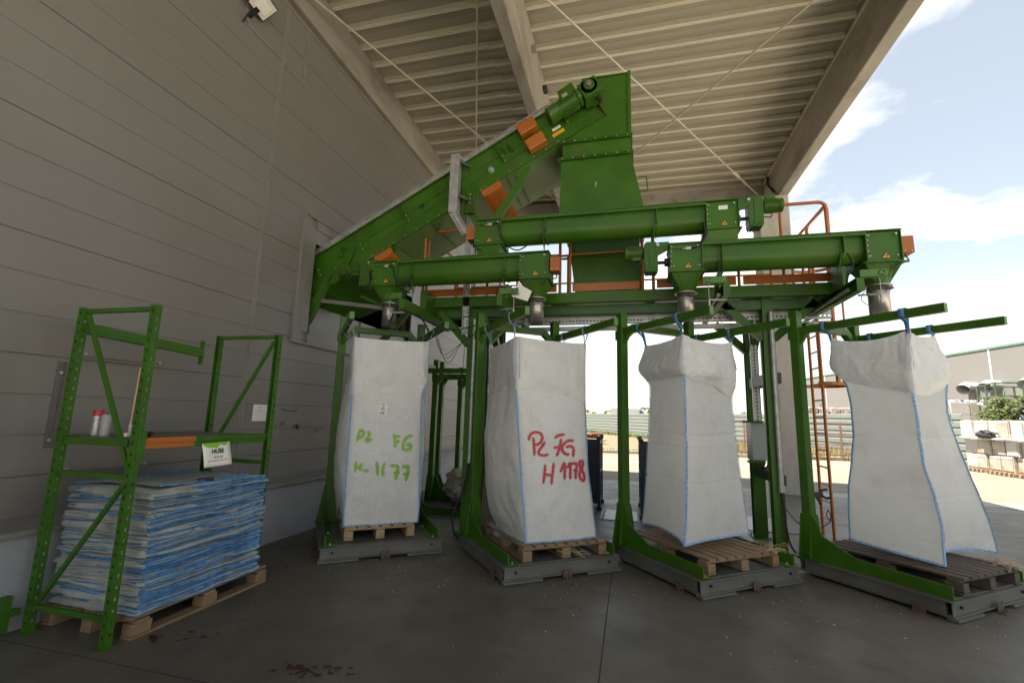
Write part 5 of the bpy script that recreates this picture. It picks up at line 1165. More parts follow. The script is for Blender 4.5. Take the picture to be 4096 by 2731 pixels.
b = MB(); b.add([(-1.42,5.36,3.16),(-1.27,5.36,3.24),(-1.14,5.37,3.09),(-1.22,5.37,2.97),(-1.37,5.36,2.99)],[(0,1,2,3,4)]); 
T0 = Vector((-1.27,5.37,3.10)); b = MB(); pl=[(-.125,-.04),(-.035,.155),(.01,.09),(.125,.02),(.075,-.105)]; b.add([(T0.x+a,T0.y+.004*a*20,T0.z+c) for a,c in pl],[(0,1,2,3,4)])
tag(b.build('paper_sheet','paper',loc=T0,solid=.002),'torn white paper sheet stuck in front of the second outlet pipe','paper')

# ================================================================ BELT CONVEYOR
bc = thing('belt_conveyor','steep green belt conveyor rising out of the wall opening','belt conveyor',(-3.0,6.9,3.3))
FY, BY = 6.40, 7.40
P0 = Vector((-5.30,0,3.72)); ang = atan2(6.38-4.16, -1.0+5.12); dX = Vector((cos(ang),0,sin(ang))); dN = Vector((-sin(ang),0,cos(ang)))
Pb = Vector((-5.13,0,3.47))        # bottom line origin
def CV(l, h, y): p = Pb + dX*l + dN*h; return Vector((p.x,y,p.z))
LEN = 5.50; HH = .60
# side panels with longitudinal joints
for y, s in ((FY,1),(BY,-1)):
    b = MB(); 
    def pan(l0,l1,h0,h1,t0=0.0,th=.006): 
        y0, y1 = (y-t0, y+th) if s>0 else (y-th, y+t0)
        vs=[CV(l,h,yy) for yy in (y0,y1) for (l,h) in ((l0,h0),(l1,h0),(l1,h1),(l0,h1))]; b.add(vs,[(0,1,2,3),(7,6,5,4),(0,4,5,1),(1,5,6,2),(2,6,7,3),(3,7,4,0)])
    pan(-.3,LEN,0,.20,.004); pan(-.3,LEN,.206,.36,.002); pan(-.3,LEN,.366,HH-.04,0)
    pan(-.3,LEN,-.012,.0,.035); pan(-.3,LEN,HH-.04,HH-.03,.05); pan(-.3,LEN,.352,.364,.010)
    b.build('side_panel','green',bc)
b = MB(); vs=[CV(l,h,y) for (l,h) in ((-.3,-.010),(LEN-.1,-.010)) for y in (FY,BY)]; vs2=[v+Vector((0,0,-.006)) for v in vs]; b.add(vs+vs2,[(0,1,3,2),(4,6,7,5),(0,2,6,4),(1,5,7,3)])
b.build('bottom_pan','greenpan',bc)
# deeper return pan pieces visible from below
def pan_piece(l0,l1,h0,h1,y0,y1,mat='greenpan',nm='return_pan'):
    b = MB(); vs=[CV(l,h,y) for y in (y0,y1) for (l,h) in ((l0,h0),(l1,h0),(l1,h1),(l0,h1))]; b.add(vs,[(0,1,2,3),(7,6,5,4),(0,4,5,1),(1,5,6,2),(2,6,7,3),(3,7,4,0)]); b.build(nm,mat,bc,bevel=.003)
b = MB(); 
for l in (3.62,3.78,3.93,1.2,2.4): vs=[CV(q,h,y) for y in (FY+.01,BY) for (q,h) in ((l,-.014),(l+.012,-.014),(l+.012,-.05),(l,-.05))]; b.add(vs,[(0,1,2,3),(7,6,5,4),(0,4,5,1),(1,5,6,2),(2,6,7,3),(3,7,4,0)])
b.build('pan_stiffener','green',bc)
# top belt cover
b = MB(); vs=[CV(l,h,y) for (l,h) in ((-.3,HH-.05),(LEN-.3,HH-.05)) for y in (FY+.007,BY-.007)]; b.add(vs,[(0,1,3,2)]); b.build('belt','dark',bc)
tray(CV(-.15,HH+.03,FY-.02), CV(LEN-.60,HH+.03,FY-.02), .11, tuple(dN), 'cable_tray', -.05, parent=bc)
# stiffeners with bolts
for l in (.30,1.15,2.05,2.90,3.85,4.95):
    b = MB(); vs=[CV(q,h,y) for y in (FY-.045,FY-.005) for (q,h) in ((l,.24),(l+.012,.24),(l+.012,HH-.06),(l,HH-.06))]; b.add(vs,[(0,1,2,3),(7,6,5,4),(0,4,5,1),(1,5,6,2),(2,6,7,3),(3,7,4,0)])
    vs=[CV(q,h,y) for y in (FY-.012,FY-.005) for (q,h) in ((l-.02,.20),(l+.045,.20),(l+.045,.36),(l-.02,.36))]; b.add(vs,[(0,1,2,3),(7,6,5,4),(0,4,5,1),(1,5,6,2),(2,6,7,3),(3,7,4,0)]); b.build('stiffener','green',bc)
    b = MB(); 
    for h in (.23,.33): p = CV(l+.03,h,FY-.012); b.tube([p,p+Vector((0,-.014,0))],.012,8)
    b.build('bolt','bolt',bc)
b = MB()
for i in range(22):
    p = CV(.2+i*.215,-.0+.03,FY-.004); b.tube([p,p+Vector((0,-.012,0))],.009,6)
for l in (1.35,.05,.62): p=CV(l,.19,FY-.004); b.tube([p,p+Vector((.02,-.05,-.01))],.005,6)
b.build('bolt','bolt',bc)
b = MB(); p=CV(2.38,.33,FY-.006); b.add([CV(l,h,FY-.0105) for l,h in ((2.33,.30),(2.42,.30),(2.42,.36),(2.33,.36))],[(0,1,2,3)]); b.build('inspection_hole','ink',bc)
# shaft bearings and sensor stubs
for (l,h,r) in ((3.62,.215,.032),(3.95,.38,.028),(.88,.42,.026)):
    p=CV(l,h,FY); b=MB(); b.tube([p,p+Vector((0,-.03,0)),p+Vector((0,-.032,0)),p+Vector((0,-.06,0))],[r*1.5,r*1.5,r,r],14); b.tube([p+Vector((0,-.06,0)),p+Vector((0,-.085,0))],r*.55,10); b.build('bearing','green' if r<.03 else 'galv',bc)
for (l) in (4.05,.80):
    p=CV(l,.36,FY-.03); b=MB(); b.tube([p+dN*(-.06),p+dN*.05,p+dN*.09],[.022,.026,.016],10); b.build('sensor_stub','green',bc)
# orange switch boxes
for (l,h) in ((4.26,.37),(4.26,.07)):
    b=MB(); vs=[CV(l+a,h+c,y) for y in (FY-.15,FY-.008) for (a,c) in ((0,0),(.30,0),(.30,.19),(0,.19))]; b.add(vs,[(0,1,2,3),(7,6,5,4),(0,4,5,1),(1,5,6,2),(2,6,7,3),(3,7,4,0)]); b.build('switch_box','orange',bc,bevel=.015)
b=MB(); b.add([CV(4.72,.22,FY-.012),CV(4.86,.22,FY-.012),CV(4.86,.27,FY-.012),CV(4.72,.27,FY-.012)],[(0,1,2,3)]); b.build('data_plate','paper',bc)
b=MB(); b.add([CV(4.68,.13,FY-.012),CV(4.88,.13,FY-.012),CV(4.88,.19,FY-.012),CV(4.68,.19,FY-.012)],[(0,1,2,3)]); b.build('caution_plate','yellow',bc)
# orange guards below
def guard(l0, w_, dep):
    b=MB(); 
    pr=[(0,.06),(w_,.06),(w_*.86,-.05),(w_*.80,-dep),(w_*.20,-dep),(w_*.14,-.05)]
    # a channel hanging across under the conveyor, running towards the back and downwards
    pts0=[CV(l0+a,c,FY-.02) for a,c in pr[:2]]; 
    b.add([CV(l0,.045,FY-.02),CV(l0+.05,-.0,FY-.02),CV(l0+w_-.05,-.0,FY-.02),CV(l0+w_,.045,FY-.02),CV(l0+w_,-.10,FY-.02),CV(l0+w_-.07,-.13,FY-.02),CV(l0+.07,-.13,FY-.02),CV(l0,-.10,FY-.02)],[(0,1,6,7),(1,2,5,6),(2,3,4,5)])
    A=[CV(l0,-.10,FY-.02),CV(l0+.07,-.13,FY-.02),CV(l0+w_-.07,-.13,FY-.02),CV(l0+w_,-.10,FY-.02)]
    d=Vector((dX.x*.0,dep,-.0))-dN*.30
    B=[a+d for a in A]; b.add(A+B,[(0,1,5,4),(1,2,6,5),(2,3,7,6),(4,5,6,7)]); b.build('guard','orange',bc,solid=.004)
guard(3.32,.33,.75); guard(1.30,.33,.75)
# green bracket and struts
b=MB(); vs=[]; c=CV(4.02,-.03,FY-.03); po=[(0.0+.14*cos(radians(a)),-.02-.14*sin(radians(a))) for a in range(0,181,15)]
b.prism([(c.x+a*cos(ang)-cc*sin(ang), c.z+a*sin(ang)+cc*cos(ang)) for a,cc in po],'y',FY-.035,FY-.025); b.build('strut_bracket','green',bc)
b=MB(); p=Vector((-1.53,FY-.08,5.15)); q=Vector((-2.02,FY-.08,4.40)); b.bar(p,q,.012,.10,up=(1,0,-.65)); b.bar(p+Vector((.045,.03,-.03)),q+Vector((.045,.03,-.03)),.06,.008,up=(1,0,-.65)); b.build('strut','green',bc)
b=MB(); c=Vector((-4.68,FY-.03,3.80)); b.prism([(c.x+.12*cos(radians(a)),c.z-.03+.12*sin(radians(a))) for a in range(0,360,20)],'y',FY-.045,FY-.035); b.build('strut_bracket','green',bc)
b=MB(); p=Vector((-4.74,FY-.07,3.84)); q=Vector((-5.15,FY-.07,2.95)); b.bar(p,q,.012,.11,up=(1,0,-.5)); b.bar(p+Vector((.05,.04,-.02)),q+Vector((.05,.04,-.02)),.08,.008,up=(1,0,-.5)); b.build('strut','green',bc)
b=MB(); b.bar((-3.75,7.38,3.55),(-4.5,7.38,2.70),.08,.10,up=(1,0,-.6)); b.build('strut','green',bc)
b=MB(); b.bar((-5.2,6.42,3.44),(-3.1,6.30,3.12),.05,.06); b.build('white_rail','flash',bc,bevel=.003)
# galvanised cable duct column
b=MB(); b.box(-2.66,-2.52,6.22,6.34,4.66,5.62); b.build('cable_duct','galv',bc,bevel=.004)
b=MB(); b.prism([(-2.52,5.55),(-2.36,5.42),(-2.36,5.39),(-2.52,5.49)],'y',6.25,6.33); b.prism([(-2.52,4.98),(-2.38,4.88),(-2.38,4.85),(-2.52,4.92)],'y',6.25,6.33); b.build('duct_bracket','greysteel',bc)
tray((-2.58,6.24,4.66),(-2.36,6.24,4.30),.13,(1,0,.3),parent=bc)
b=MB(); b.prism([(-2.44,5.08),(-2.28,5.16),(-2.24,5.10),(-2.28,4.72),(-2.14,4.50),(-2.14,4.36),(-2.22,4.36),(-2.36,4.62),(-2.44,4.70)],'y',6.36,6.372); b.box(-2.44,-2.432,6.27,6.36,4.66,5.06); b.box(-2.28,-2.272,6.27,6.36,4.72,5.08); b.box(-2.44,-2.272,6.27,6.36,4.655,4.665); b.build('side_bracket','green',bc)
b=MB()
for x,z in ((-2.36,4.92),(-2.36,4.85),(-2.36,4.99)): b.tube([(x,6.36,z),(x,6.345,z)],.013,8)
b.build('bolt','bolt',bc)
# drive motor at the head
hd=Matrix(((dX.x,0,dN.x,0),(0,1,0,0),(dX.z,0,dN.z,0),(0,0,0,1)))
mp=CV(4.93,.34,FY-.20); MS=1.28
b=MB(); q=[mp+dX*a*MS for a in (-.16,-.14,-.02,-.01,.0,.22,.23,.27)]; b.tube(q,[.07*MS,.098*MS,.098*MS,.10*MS,.085*MS,.085*MS,.098*MS,.098*MS],28)
for i in range(22):
    a=2*pi*i/22; e=Vector((0,cos(a),0))+dN*sin(a); b.bar(mp+dX*.01*MS+e*.09*MS,mp+dX*.22*MS+e*.09*MS,.004,.020,up=tuple(e))
b.bar(mp+dX*.06-Vector((0,.115,0))+dN*.06,mp+dX*.22-Vector((0,.115,0))+dN*.06,.10,.06,up=(0,1,0)); b.build('motor','green',bc,bevel=.002)
b=MB(); b.bar(mp+dX*.10-Vector((0,.147,0))+dN*.06,mp+dX*.18-Vector((0,.147,0))+dN*.06,.05,.004,up=(0,1,0)); b.build('type_plate','galv',bc)
gp=mp+dX*.50; b=MB(); b.tube([mp+dX*.27*MS,mp+dX*.38*MS],.09,18); b.tube([gp+Vector((0,-.12,0)),gp+Vector((0,-.10,0)),gp+Vector((0,.17,0))],[.12,.145,.145],22); b.tube([gp+Vector((0,-.15,0)),gp+Vector((0,-.12,0))],.08,18)
b.bar(gp-dX*.14-dN*.02,gp+dX*.14-dN*.02,.24,.25,up=tuple(dN))
for q_ in range(6): b.bar(gp+dX*(-.13+.045*q_)-dN*.16-Vector((0,.10,0)),gp+dX*(-.13+.045*q_)+dN*.12-Vector((0,.10,0)),.012,.02,up=(0,1,0))
b.build('gearbox','green',bc,bevel=.010)
b=MB(); b.tube([gp+Vector((0,-.175,0)),gp+Vector((0,-.15,0))],.042,14); b.tube([gp+Vector((0,-.195,0)),gp+Vector((0,-.175,0))],.020,8); b.build('shaft_end','steel',bc)
b=MB(); e0=gp+dX*.05-dN*.15; b.tube([e0,e0-dN*.09],.026,10); b.build('oil_plug','dark',bc)
b=MB(); vs=[CV(l,h,y) for y in (FY-.014,FY-.006) for (l,h) in ((5.05,.44),(5.32,.50),(5.34,.80),(5.08,.78))]; b.add(vs,[(0,1,2,3),(7,6,5,4),(0,4,5,1),(1,5,6,2),(2,6,7,3),(3,7,4,0)]); b.build('motor_plate','green',bc)


# ================================================================ DISCHARGE CHUTE
ch = thing('discharge_chute','tall green steel chute taking material down behind the upper screw conveyor','chute',(-.4,6.9,3.4))
b=MB(); b.prism([(-.64,6.71),(.03,6.71),(.03,5.70),(-.93,5.70),(-.94,5.72),(-.30,6.10)],'y',FY-.004,BY+.004); b.build('head_hood','green',ch,bevel=.003)
b=MB(); vs=[CV(l,h,y) for y in (FY-.05,FY-.006) for (l,h) in ((LEN-.015,-.03),(LEN,-.03),(LEN,.72),(LEN-.015,.72))]; b.add(vs,[(0,1,2,3),(7,6,5,4),(0,4,5,1),(1,5,6,2),(2,6,7,3),(3,7,4,0)]); b.build('head_flange','green',ch)
b=MB(); b.box(-.93,.06,FY,BY,5.43,5.68); b.build('neck','green',ch,bevel=.003)
for (x0,x1,z,nm) in ((-.97,.09,5.69,'flange'),(-1.0,.10,5.42,'flange')):
    b=MB(); b.box(x0,x1,FY-.045,BY+.045,z-.006,z+.006); b.box(x0,x1,FY-.045,FY-.038,z-.022,z+.022); b.build(nm,'green',ch)
    b=MB()
    for i in range(7): xx=x0+.07+(x1-x0-.14)*i/6; b.tube([(xx,FY-.045,z),(xx,FY-.058,z)],.009,6)
    b.build('bolt','bolt',ch)
b=MB(); b.box(.03,.075,FY-.03,FY+.0,5.72,6.74); b.box(-.62,.03,FY-.03,FY-.002,6.70,6.72)
for i in range(5): b.tube([(.053,FY-.03,5.85+.2*i),(.053,FY-.043,5.85+.2*i)],.009,6)
b.build('corner_angle','green',ch)
def taper(nm, a, c_, mat):
    (x0,x1,z0),(x2,x3,z1)=a,c_; b=MB(); y0=FY+.002; b.add([(x0,y0,z0),(x1,y0,z0),(x1,BY,z0),(x0,BY,z0),(x2,y0,z1),(x3,y0,z1),(x3,BY,z1),(x2,BY,z1)],[(0,1,5,4),(1,2,6,5),(2,3,7,6),(3,0,4,7),(4,5,6,7)]); b.build(nm,mat,ch,bevel=.003)
taper('taper_section',(-.95,.06,5.41),(-.98,.26,4.45),'green')
b=MB(); b.tube(rounded([(.16,FY-.01,5.02),(.27,FY-.03,5.02),(.29,FY-.03,4.80),(.19,FY-.01,4.80)],.03),.008,8); b.build('handle','green',ch)
b=MB(); b.tube(smooth_path([(-.44,FY-.002,5.02),(-.43,FY-.002,5.0),(-.445,FY-.002,4.97),(-.435,FY-.002,4.95)]),.004,5); b.build('scratch','paper',ch)

k2 = 5.965/6.4
for root in (bc, ch):
    L = root.location.copy()
    for o in root.children:
        for v in o.data.vertices:
            w_ = v.co + L; v.co = Vector((w_.x*k2, w_.y-6.4+5.965, 1.6+(w_.z-1.6)*k2)) - L
b = MB(); b.add([(-.86,6.46,4.35),(.16,6.46,4.35),(.16,7.0,4.35),(-.86,7.0,4.35),(-.735,6.46,3.33),(.185,6.46,3.33),(.185,7.0,3.33),(-.735,7.0,3.33)],[(0,1,5,4),(1,2,6,5),(2,3,7,6),(3,0,4,7),(4,5,6,7),(0,3,2,1)]); b.build('lower_section','green',ch,bevel=.003)
b=MB(); b.tube(smooth_path([(-4.0,5.90,4.06),(-4.02,5.88,3.95),(-4.0,5.80,3.8),(-3.96,5.70,3.72),(-3.94,5.64,3.60),(-3.90,5.64,3.5),(-3.84,5.66,3.56)]),.009,6); b.build('cable','dark',bc)
def atY(px, py, y): d = ray(px, py); return CAM + d*(y/d.y)
def m2(p): return Vector((p.x*k2, p.y-6.4+5.965, 1.6+(p.z-1.6)*k2))
A_, Bf, Br = m2(CV(-.25,-.03,FY+.01)), m2(CV(1.7,-.03,FY+.01)), m2(CV(1.7,-.03,BY)); C_, D_ = atY(1438,1272,6.85), atY(1238,1203,6.0)
E_ = atY(1560,1225,6.9)
b = MB(); b.add([A_,Bf,Br,E_,C_,D_],[(0,1,3,4),(1,2,3),(0,4,5)]); b.build('spill_hopper','green',bc,solid=.006)
b = MB(); b.bar(atY(1355,1142,6.28), atY(1525,1222,6.55),.05,.02,up=(0,-1,-.5)); b.build('hopper_stiffener','greenl',bc,bevel=.003)
# ================================================================ things behind
def stillage(label, x0, x1, y0, y1, h):
    t=thing('steel_crate',label,'steel crate',((x0+x1)/2,(y0+y1)/2,0),0,'navy steel crates behind the bags'); s=.05
    for x in (x0,x1-s):
        for y in (y0,y1-s):
            b=MB(); b.box(x,x+s,y,y+s,.06,h); b.box(x-.015,x+s+.015,y-.015,y+s+.015,h,h+.07); b.box(x-.02,x+s+.02,y-.02,y+s+.02,.0,.06); b.build('post','navy',t,bevel=.004)
    for y in (y0+.01,y1-.04):
        for z in (.12,h*.52,h-.07): b=MB(); b.box(x0+s,x1-s,y,y+.03,z,z+.05); b.build('rail','navy',t)
        b=MB(); b.box(x0+s,x1-s,y+.012,y+.016,.17,h-.07); b.build('side_sheet','navy',t)
    for x in (x0+.008,x1-.042):
        for z in (.12,h*.52,h-.07): b=MB(); b.box(x,x+.034,y0+s,y1-s,z,z+.045); b.build('rail','navy',t)
        ym=(y0+y1)/2; b=MB(); b.box(x,x+.034,ym-.02,ym+.02,.165,h*.52); b.box(x,x+.034,ym-.02,ym+.02,h*.52+.045,h-.07); b.build('stile','navy',t)
        b=MB(); b.box(x+.014,x+.018,y0+s,y1-s,.17,h-.07); b.build('side_sheet','navy',t)
    b=MB(); b.box(x0+s,x1-s,y0+s,y1-s,.10,.118); b.build('floor_sheet','navy',t)
stillage('navy steel crate half hidden behind the bag marked in red',-1.72,-.53,8.72,9.55,1.22)
stillage('navy steel crate behind the thin empty bag',.15,1.62,8.2,9.45,1.22)
for (x0,x1,y0,y1,lab) in ((-3.12,-2.0,7.09,8.6,'flat steel floor plate in front of the spare frames'),(-.5,.1,7.95,8.75,'shiny steel floor plate between the navy crates'),(1.2,2.6,8.0,9.1,'steel floor plate beneath the platform near the ladder')):
    b=MB(); b.box(x0,x1,y0,y1,.001,.010); o=b.build('floor_plate','platesteel',loc=((x0+x1)/2,(y0+y1)/2,0)); tag(o,lab,'floor plate','steel plates on the floor')
    t_=MB(); 
    for i in range(4): t_.tube([(x0+.05,y0+.1+(y1-y0-.2)*i/3,.01),(x0+.05,y0+.1+(y1-y0-.2)*i/3,.022)],.014,8)
    t_.build('bolt','dark',o)
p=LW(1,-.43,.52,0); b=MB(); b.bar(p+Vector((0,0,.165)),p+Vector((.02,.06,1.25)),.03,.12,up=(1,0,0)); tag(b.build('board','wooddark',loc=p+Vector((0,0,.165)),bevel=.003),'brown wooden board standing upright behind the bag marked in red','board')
# black grip on the right frame post
t=thing('hand_clamp','black hand clamp gripping the post of the right end frame','clamp',tuple(LW(3,-.46,.62,.80)))
b=MB(); c=LW(3,-.49,.60,.82); b.bar(c,c+Vector((.11,0,.01)),.05,.06); b.tube([c+Vector((.06,0,.02)),c+Vector((.15,-.01,-.03)),c+Vector((.19,-.01,-.01))],.014,8); b.tube([c+Vector((.05,0,-.02)),c+Vector((.09,0,-.10))],.013,8); b.tube([c+Vector((.08,0,.05)),c+Vector((.16,0,.07))],.012,8); b.build('clamp_body','black',t)

# ================================================================ BACKGROUND
# corrugated sheet fence
F0, F1 = Vector((-30.0,105.5,0)), Vector((13.6,23.8,0)); F0 = Vector((-12.5,73.0,0))
fd=(F1-F0).normalized(); FL=(F1-F0).length; fn=Vector((-fd.y,fd.x,0))
fe=thing('sheet_fence','pale grey green corrugated sheet fence across the verge','fence',tuple(F0))
b=MB(); prof=[]; z=0.05
while z<2.05: prof+=[(0,z),(.03,z+.02),(.03,z+.22),(0,z+.24)]; z+=.32
prof.append((0,2.1)); n=len(prof); b.add([F0+fn*-a+Vector((0,0,c)) for a,c in prof]+[F1+fn*-a+Vector((0,0,c)) for a,c in prof],[(i,i+1,n+i+1,n+i) for i in range(n-1)]); b.build('sheets','fence',fe)
L=0
while L<FL: p=F0+fd*L+fn*.04; b=MB(); b.box(p.x-.05,p.x+.05,p.y-.05,p.y+.05,0,2.15); b.build('fence_post','fence',fe); L+=3.0
# rusty rail fence with wire mesh along the road
mf=thing('mesh_fence','low rusty fence with brown rails and wire mesh beside the road','fence',(4.5,25.6,0))
x=3.2
def mfp(x): return Vector((x,25.0+(x-9.7)*.10,0))
while x<17: p=mfp(x); b=MB(); b.box(p.x-.035,p.x+.035,p.y-.035,p.y+.035,0,1.75); b.build('fence_post','rustrail',mf); x+=2.1
for z in (1.68,1.18,.72,.25): b=MB(); b.bar(mfp(3.2)+Vector((0,0,z)),mfp(16.8)+Vector((0,0,z)),.03,.05); b.build('rail','rustrail',mf)
b=MB(); x=3.2
while x<16.8: p=mfp(x); b.bar(p+Vector((0,.03,.25)),p+Vector((0,.03,1.68)),.006,.006); x+=.10
for i in range(9): z=.3+i*.16; b.bar(mfp(3.2)+Vector((0,.03,z)),mfp(16.8)+Vector((0,.03,z)),.006,.006)
b.build('wire_mesh','mesh',mf)
# grass tufts
def tufts(name, label, n, fx, mat, h):
    b=MB()
    for i in range(n):
        x,y=fx(); a=R_.random()*6.3; w_=R_.uniform(.015,.04); hh=h*R_.uniform(.4,1.2); dx_,dy_=cos(a)*w_,sin(a)*w_; lx,ly=R_.gauss(0,.05),R_.gauss(0,.05)
        b.add([(x-dx_,y-dy_,-.03),(x+dx_,y+dy_,-.03),(x+lx,y+ly,hh)],[(0,1,2)])
    tag(b.build(name,mat,loc=(0,25,0)),label,'grass',kind='stuff')
tufts('verge_grass','short green grass growing in patches along the verge',5000,lambda:(lambda x:(x,kl(x)[1]+abs(R_.gauss(0,1.1))+.25))(R_.uniform(-8,18)),'grass',.12)
tufts('tall_dry_grass','yellow dry grass growing behind the rusty mesh fence',14000,lambda:(R_.uniform(3,20),R_.uniform(25.2,33)),'drygrass',.5)
def ff():
    t_=R_.random(); p=F0.lerp(F1,t_)+fn*-abs(R_.gauss(.1,.8)); return p.x,p.y
tufts('fence_grass','green grass along the foot of the sheet fence',5000,ff,'grass',.30)
# rusty scrap heap on the verge
b=MB(); 
for i in range(6): b.tube([(-2.9+R_.uniform(-.5,.5),34.4+R_.uniform(-.4,.4),.25+.1*i*.5),(-2.2+R_.uniform(-.5,.5),34.4+R_.uniform(-.4,.4),.3+.05*i)],.09,10)
tag(b.build('rusty_pipes',pm('red_rust',(0.10,0.03,0.018),.8),loc=(-2.7,34.4,.2)),'short rusty red pipes lying in a heap on the verge','pipes')
b=MB()
for i in range(4): b.box(-4.0+.15*i,-1.8+.1*i,31.2+.2*i,32.2,.01+.07*i,.07+.07*i)
tag(b.build('slab_pile','kerb',loc=(-3,31.5,0)),'low pile of pale slabs on the verge','slabs')
# truck
tk=thing('truck','white box trailer truck with a dark blue cab passing behind the fence','truck',(-1,76,0))
TY=76
b=MB(); b.box(-3.0,1.40,TY,TY+2.5,1.1,3.38); b.build('box_body','trailer',tk,bevel=.05)
b=MB(); b.prism([(1.5,.6),(1.5,3.05),(1.75,3.15),(2.0,2.9),(2.5,2.0),(2.75,1.9),(2.8,.6)],'y',TY+.1,TY+2.4); cb=b.build('cab','cab',tk,bevel=.05)
b=MB(); b.prism([(1.5,3.1),(1.5,3.40),(1.9,3.42),(2.1,3.2),(1.9,3.1)],'y',TY+.3,TY+2.2); b.build('wind_deflector','trailer',tk)
b=MB(); b.prism([(2.06,2.75),(2.46,2.06),(2.15,2.06),(1.95,2.4),(1.95,2.75)],'y',TY+.085,TY+.098); b.build('window','winglass',cb)
for x in (-2.3,-1.2,2.0): b=MB(); b.tube([(x,TY-.02,.5),(x,TY+.4,.5)],.5,20); b.build('wheel','tyre',tk)
# far wood
b=MB()
for i in range(9000):
    a=R_.uniform(-150,230); y=150+R_.gauss(0,6); top=4.6+1.6*noise.noise(Vector((a*.06,0,0)))+1.0*noise.noise(Vector((a*.25,3,0)))
    z=R_.uniform(0,1)**.7*top; s=R_.uniform(.25,.6); d=Vector((R_.gauss(0,1),R_.gauss(0,1),R_.gauss(0,1))).normalized(); e=d.orthogonal().normalized(); f=d.cross(e); c=Vector((a,y,z))
    b.add([c-e*s,c+f*s*.8,c+e*s,c-f*s*.8],[(0,1,2,3)])
for i in range(250): a=R_.uniform(-150,230); b.tube([(a,150,0),(a+R_.gauss(0,.3),150,3.5)],[.15,.05],5)
tag(b.build('woodland','leafy',loc=(0,150,0)),'low spring green woodland along the horizon beyond the fence','woods',kind='stuff')
# warehouse to the right
A0=Vector((28.2,86,0)); A1=Vector((36.5,22,0)); ad=(A1-A0).normalized(); an=Vector((ad.y,-ad.x,0)); an = an if an.x>0 else -an; AL=(A1-A0).length; WH=9.0
wh=thing('warehouse','large pale grey warehouse with a green eave trim across the yard','warehouse',tuple(A0))
def AW(l,d,z): return A0+ad*l-an*d+Vector((0,0,z))
def abox(nm,l0,l1,d0,d1,z0,z1,mat,par=None,bev=0):
    b=MB(); vs=[AW(l,d,z) for z in (z0,z1) for (l,d) in ((l0,d0),(l1,d0),(l1,d1),(l0,d1))]; b.add(vs,[(0,3,2,1),(4,5,6,7),(0,1,5,4),(1,2,6,5),(2,3,7,6),(3,0,4,7)]); return b.build(nm,mat,par or wh,bevel=bev)
abox('wall',0,AL,-30,0,0,WH,'farwall')
abox('eave_trim',-.1,AL+.1,0,.08,WH-.02,WH+.16,'fargreen'); abox('corner_trim',-.12,.12,0,.06,0,WH-.02,'trailer')
l=6.0
while l<AL: abox('joint_strip',l-.10,l+.10,.0,.05,0,WH-.02,'trailer'); l+=7.0
for l in (AL-26.2,AL-30.0,AL-32.4,AL-22.4):
    z=5.6; c=AW(l,0,z); b=MB(); b.tube([AW(l,0,z-.0),AW(l,.9,z),AW(l+.25,1.35,z-.3)],[.42,.45,.52],16,cap=False); b.build('vent_pipe','trailer',wh); abox('vent_duct',l-.35,l+.35,.0,.5,1.0,z-.2,'farwall')
for l in (AL-30.3,4.6,):
    f=abox('window',l-.8,l+.8,0,.08,4.0,5.1,'fargreen'); abox('pane',l-.65,l+.65,.08,.10,4.12,4.98,'winglass',f)
abox('lamp',AL-36.6,AL-36.3,0,.35,7.9,8.2,'trailer')
# concrete blocks
k=0
for r in range(4):
    for c in range(3):
        x=20.7+c*.85 if False else 20.9+c*1.1; z0=.84*r; b=MB(); b.box(x,x+1.07,37.6,38.4,z0+.01,z0+.83)
        o=b.build('concrete_block','blockc' if c else 'enamel',loc=(x+.5,38,z0),bevel=.03); tag(o,'pale concrete block in the block wall behind the bush','concrete block','concrete blocks stacked in a wall')
# coloured bales far
for r in range(3):
    for c in range(7):
        x=23.5+c*1.35; b=MB(); b.box(x,x+1.25,45,46.2,1.3*r,1.3*r+1.27); b.v=[v+Vector((R_.uniform(-.06,.06),R_.uniform(-.06,.06),R_.uniform(-.03,.03))) for v in b.v]; tag(b.build('bale','balec',loc=(x+.6,45.6,1.3*r),bevel=.08),'bale of blue and white plastic stacked far off by the warehouse','bale','coloured plastic bales')
for r in range(3):
    for c in range(13):
        x=13.2+c*1.3+r*.3; 
        if r==2 and c<6: continue
        b=MB(); b.box(x,x+1.2,69.5,70.7,1.3*r,1.3*r+1.27); b.v=[v+Vector((R_.uniform(-.1,.1),R_.uniform(-.1,.1),R_.uniform(-.08,.08))) for v in b.v]; tag(b.build('bale','balew',loc=(x+.6,70,1.3*r),bevel=.12),'whitish bale in the long far pile seen past the ladder','bale','whitish bales beyond the fence')
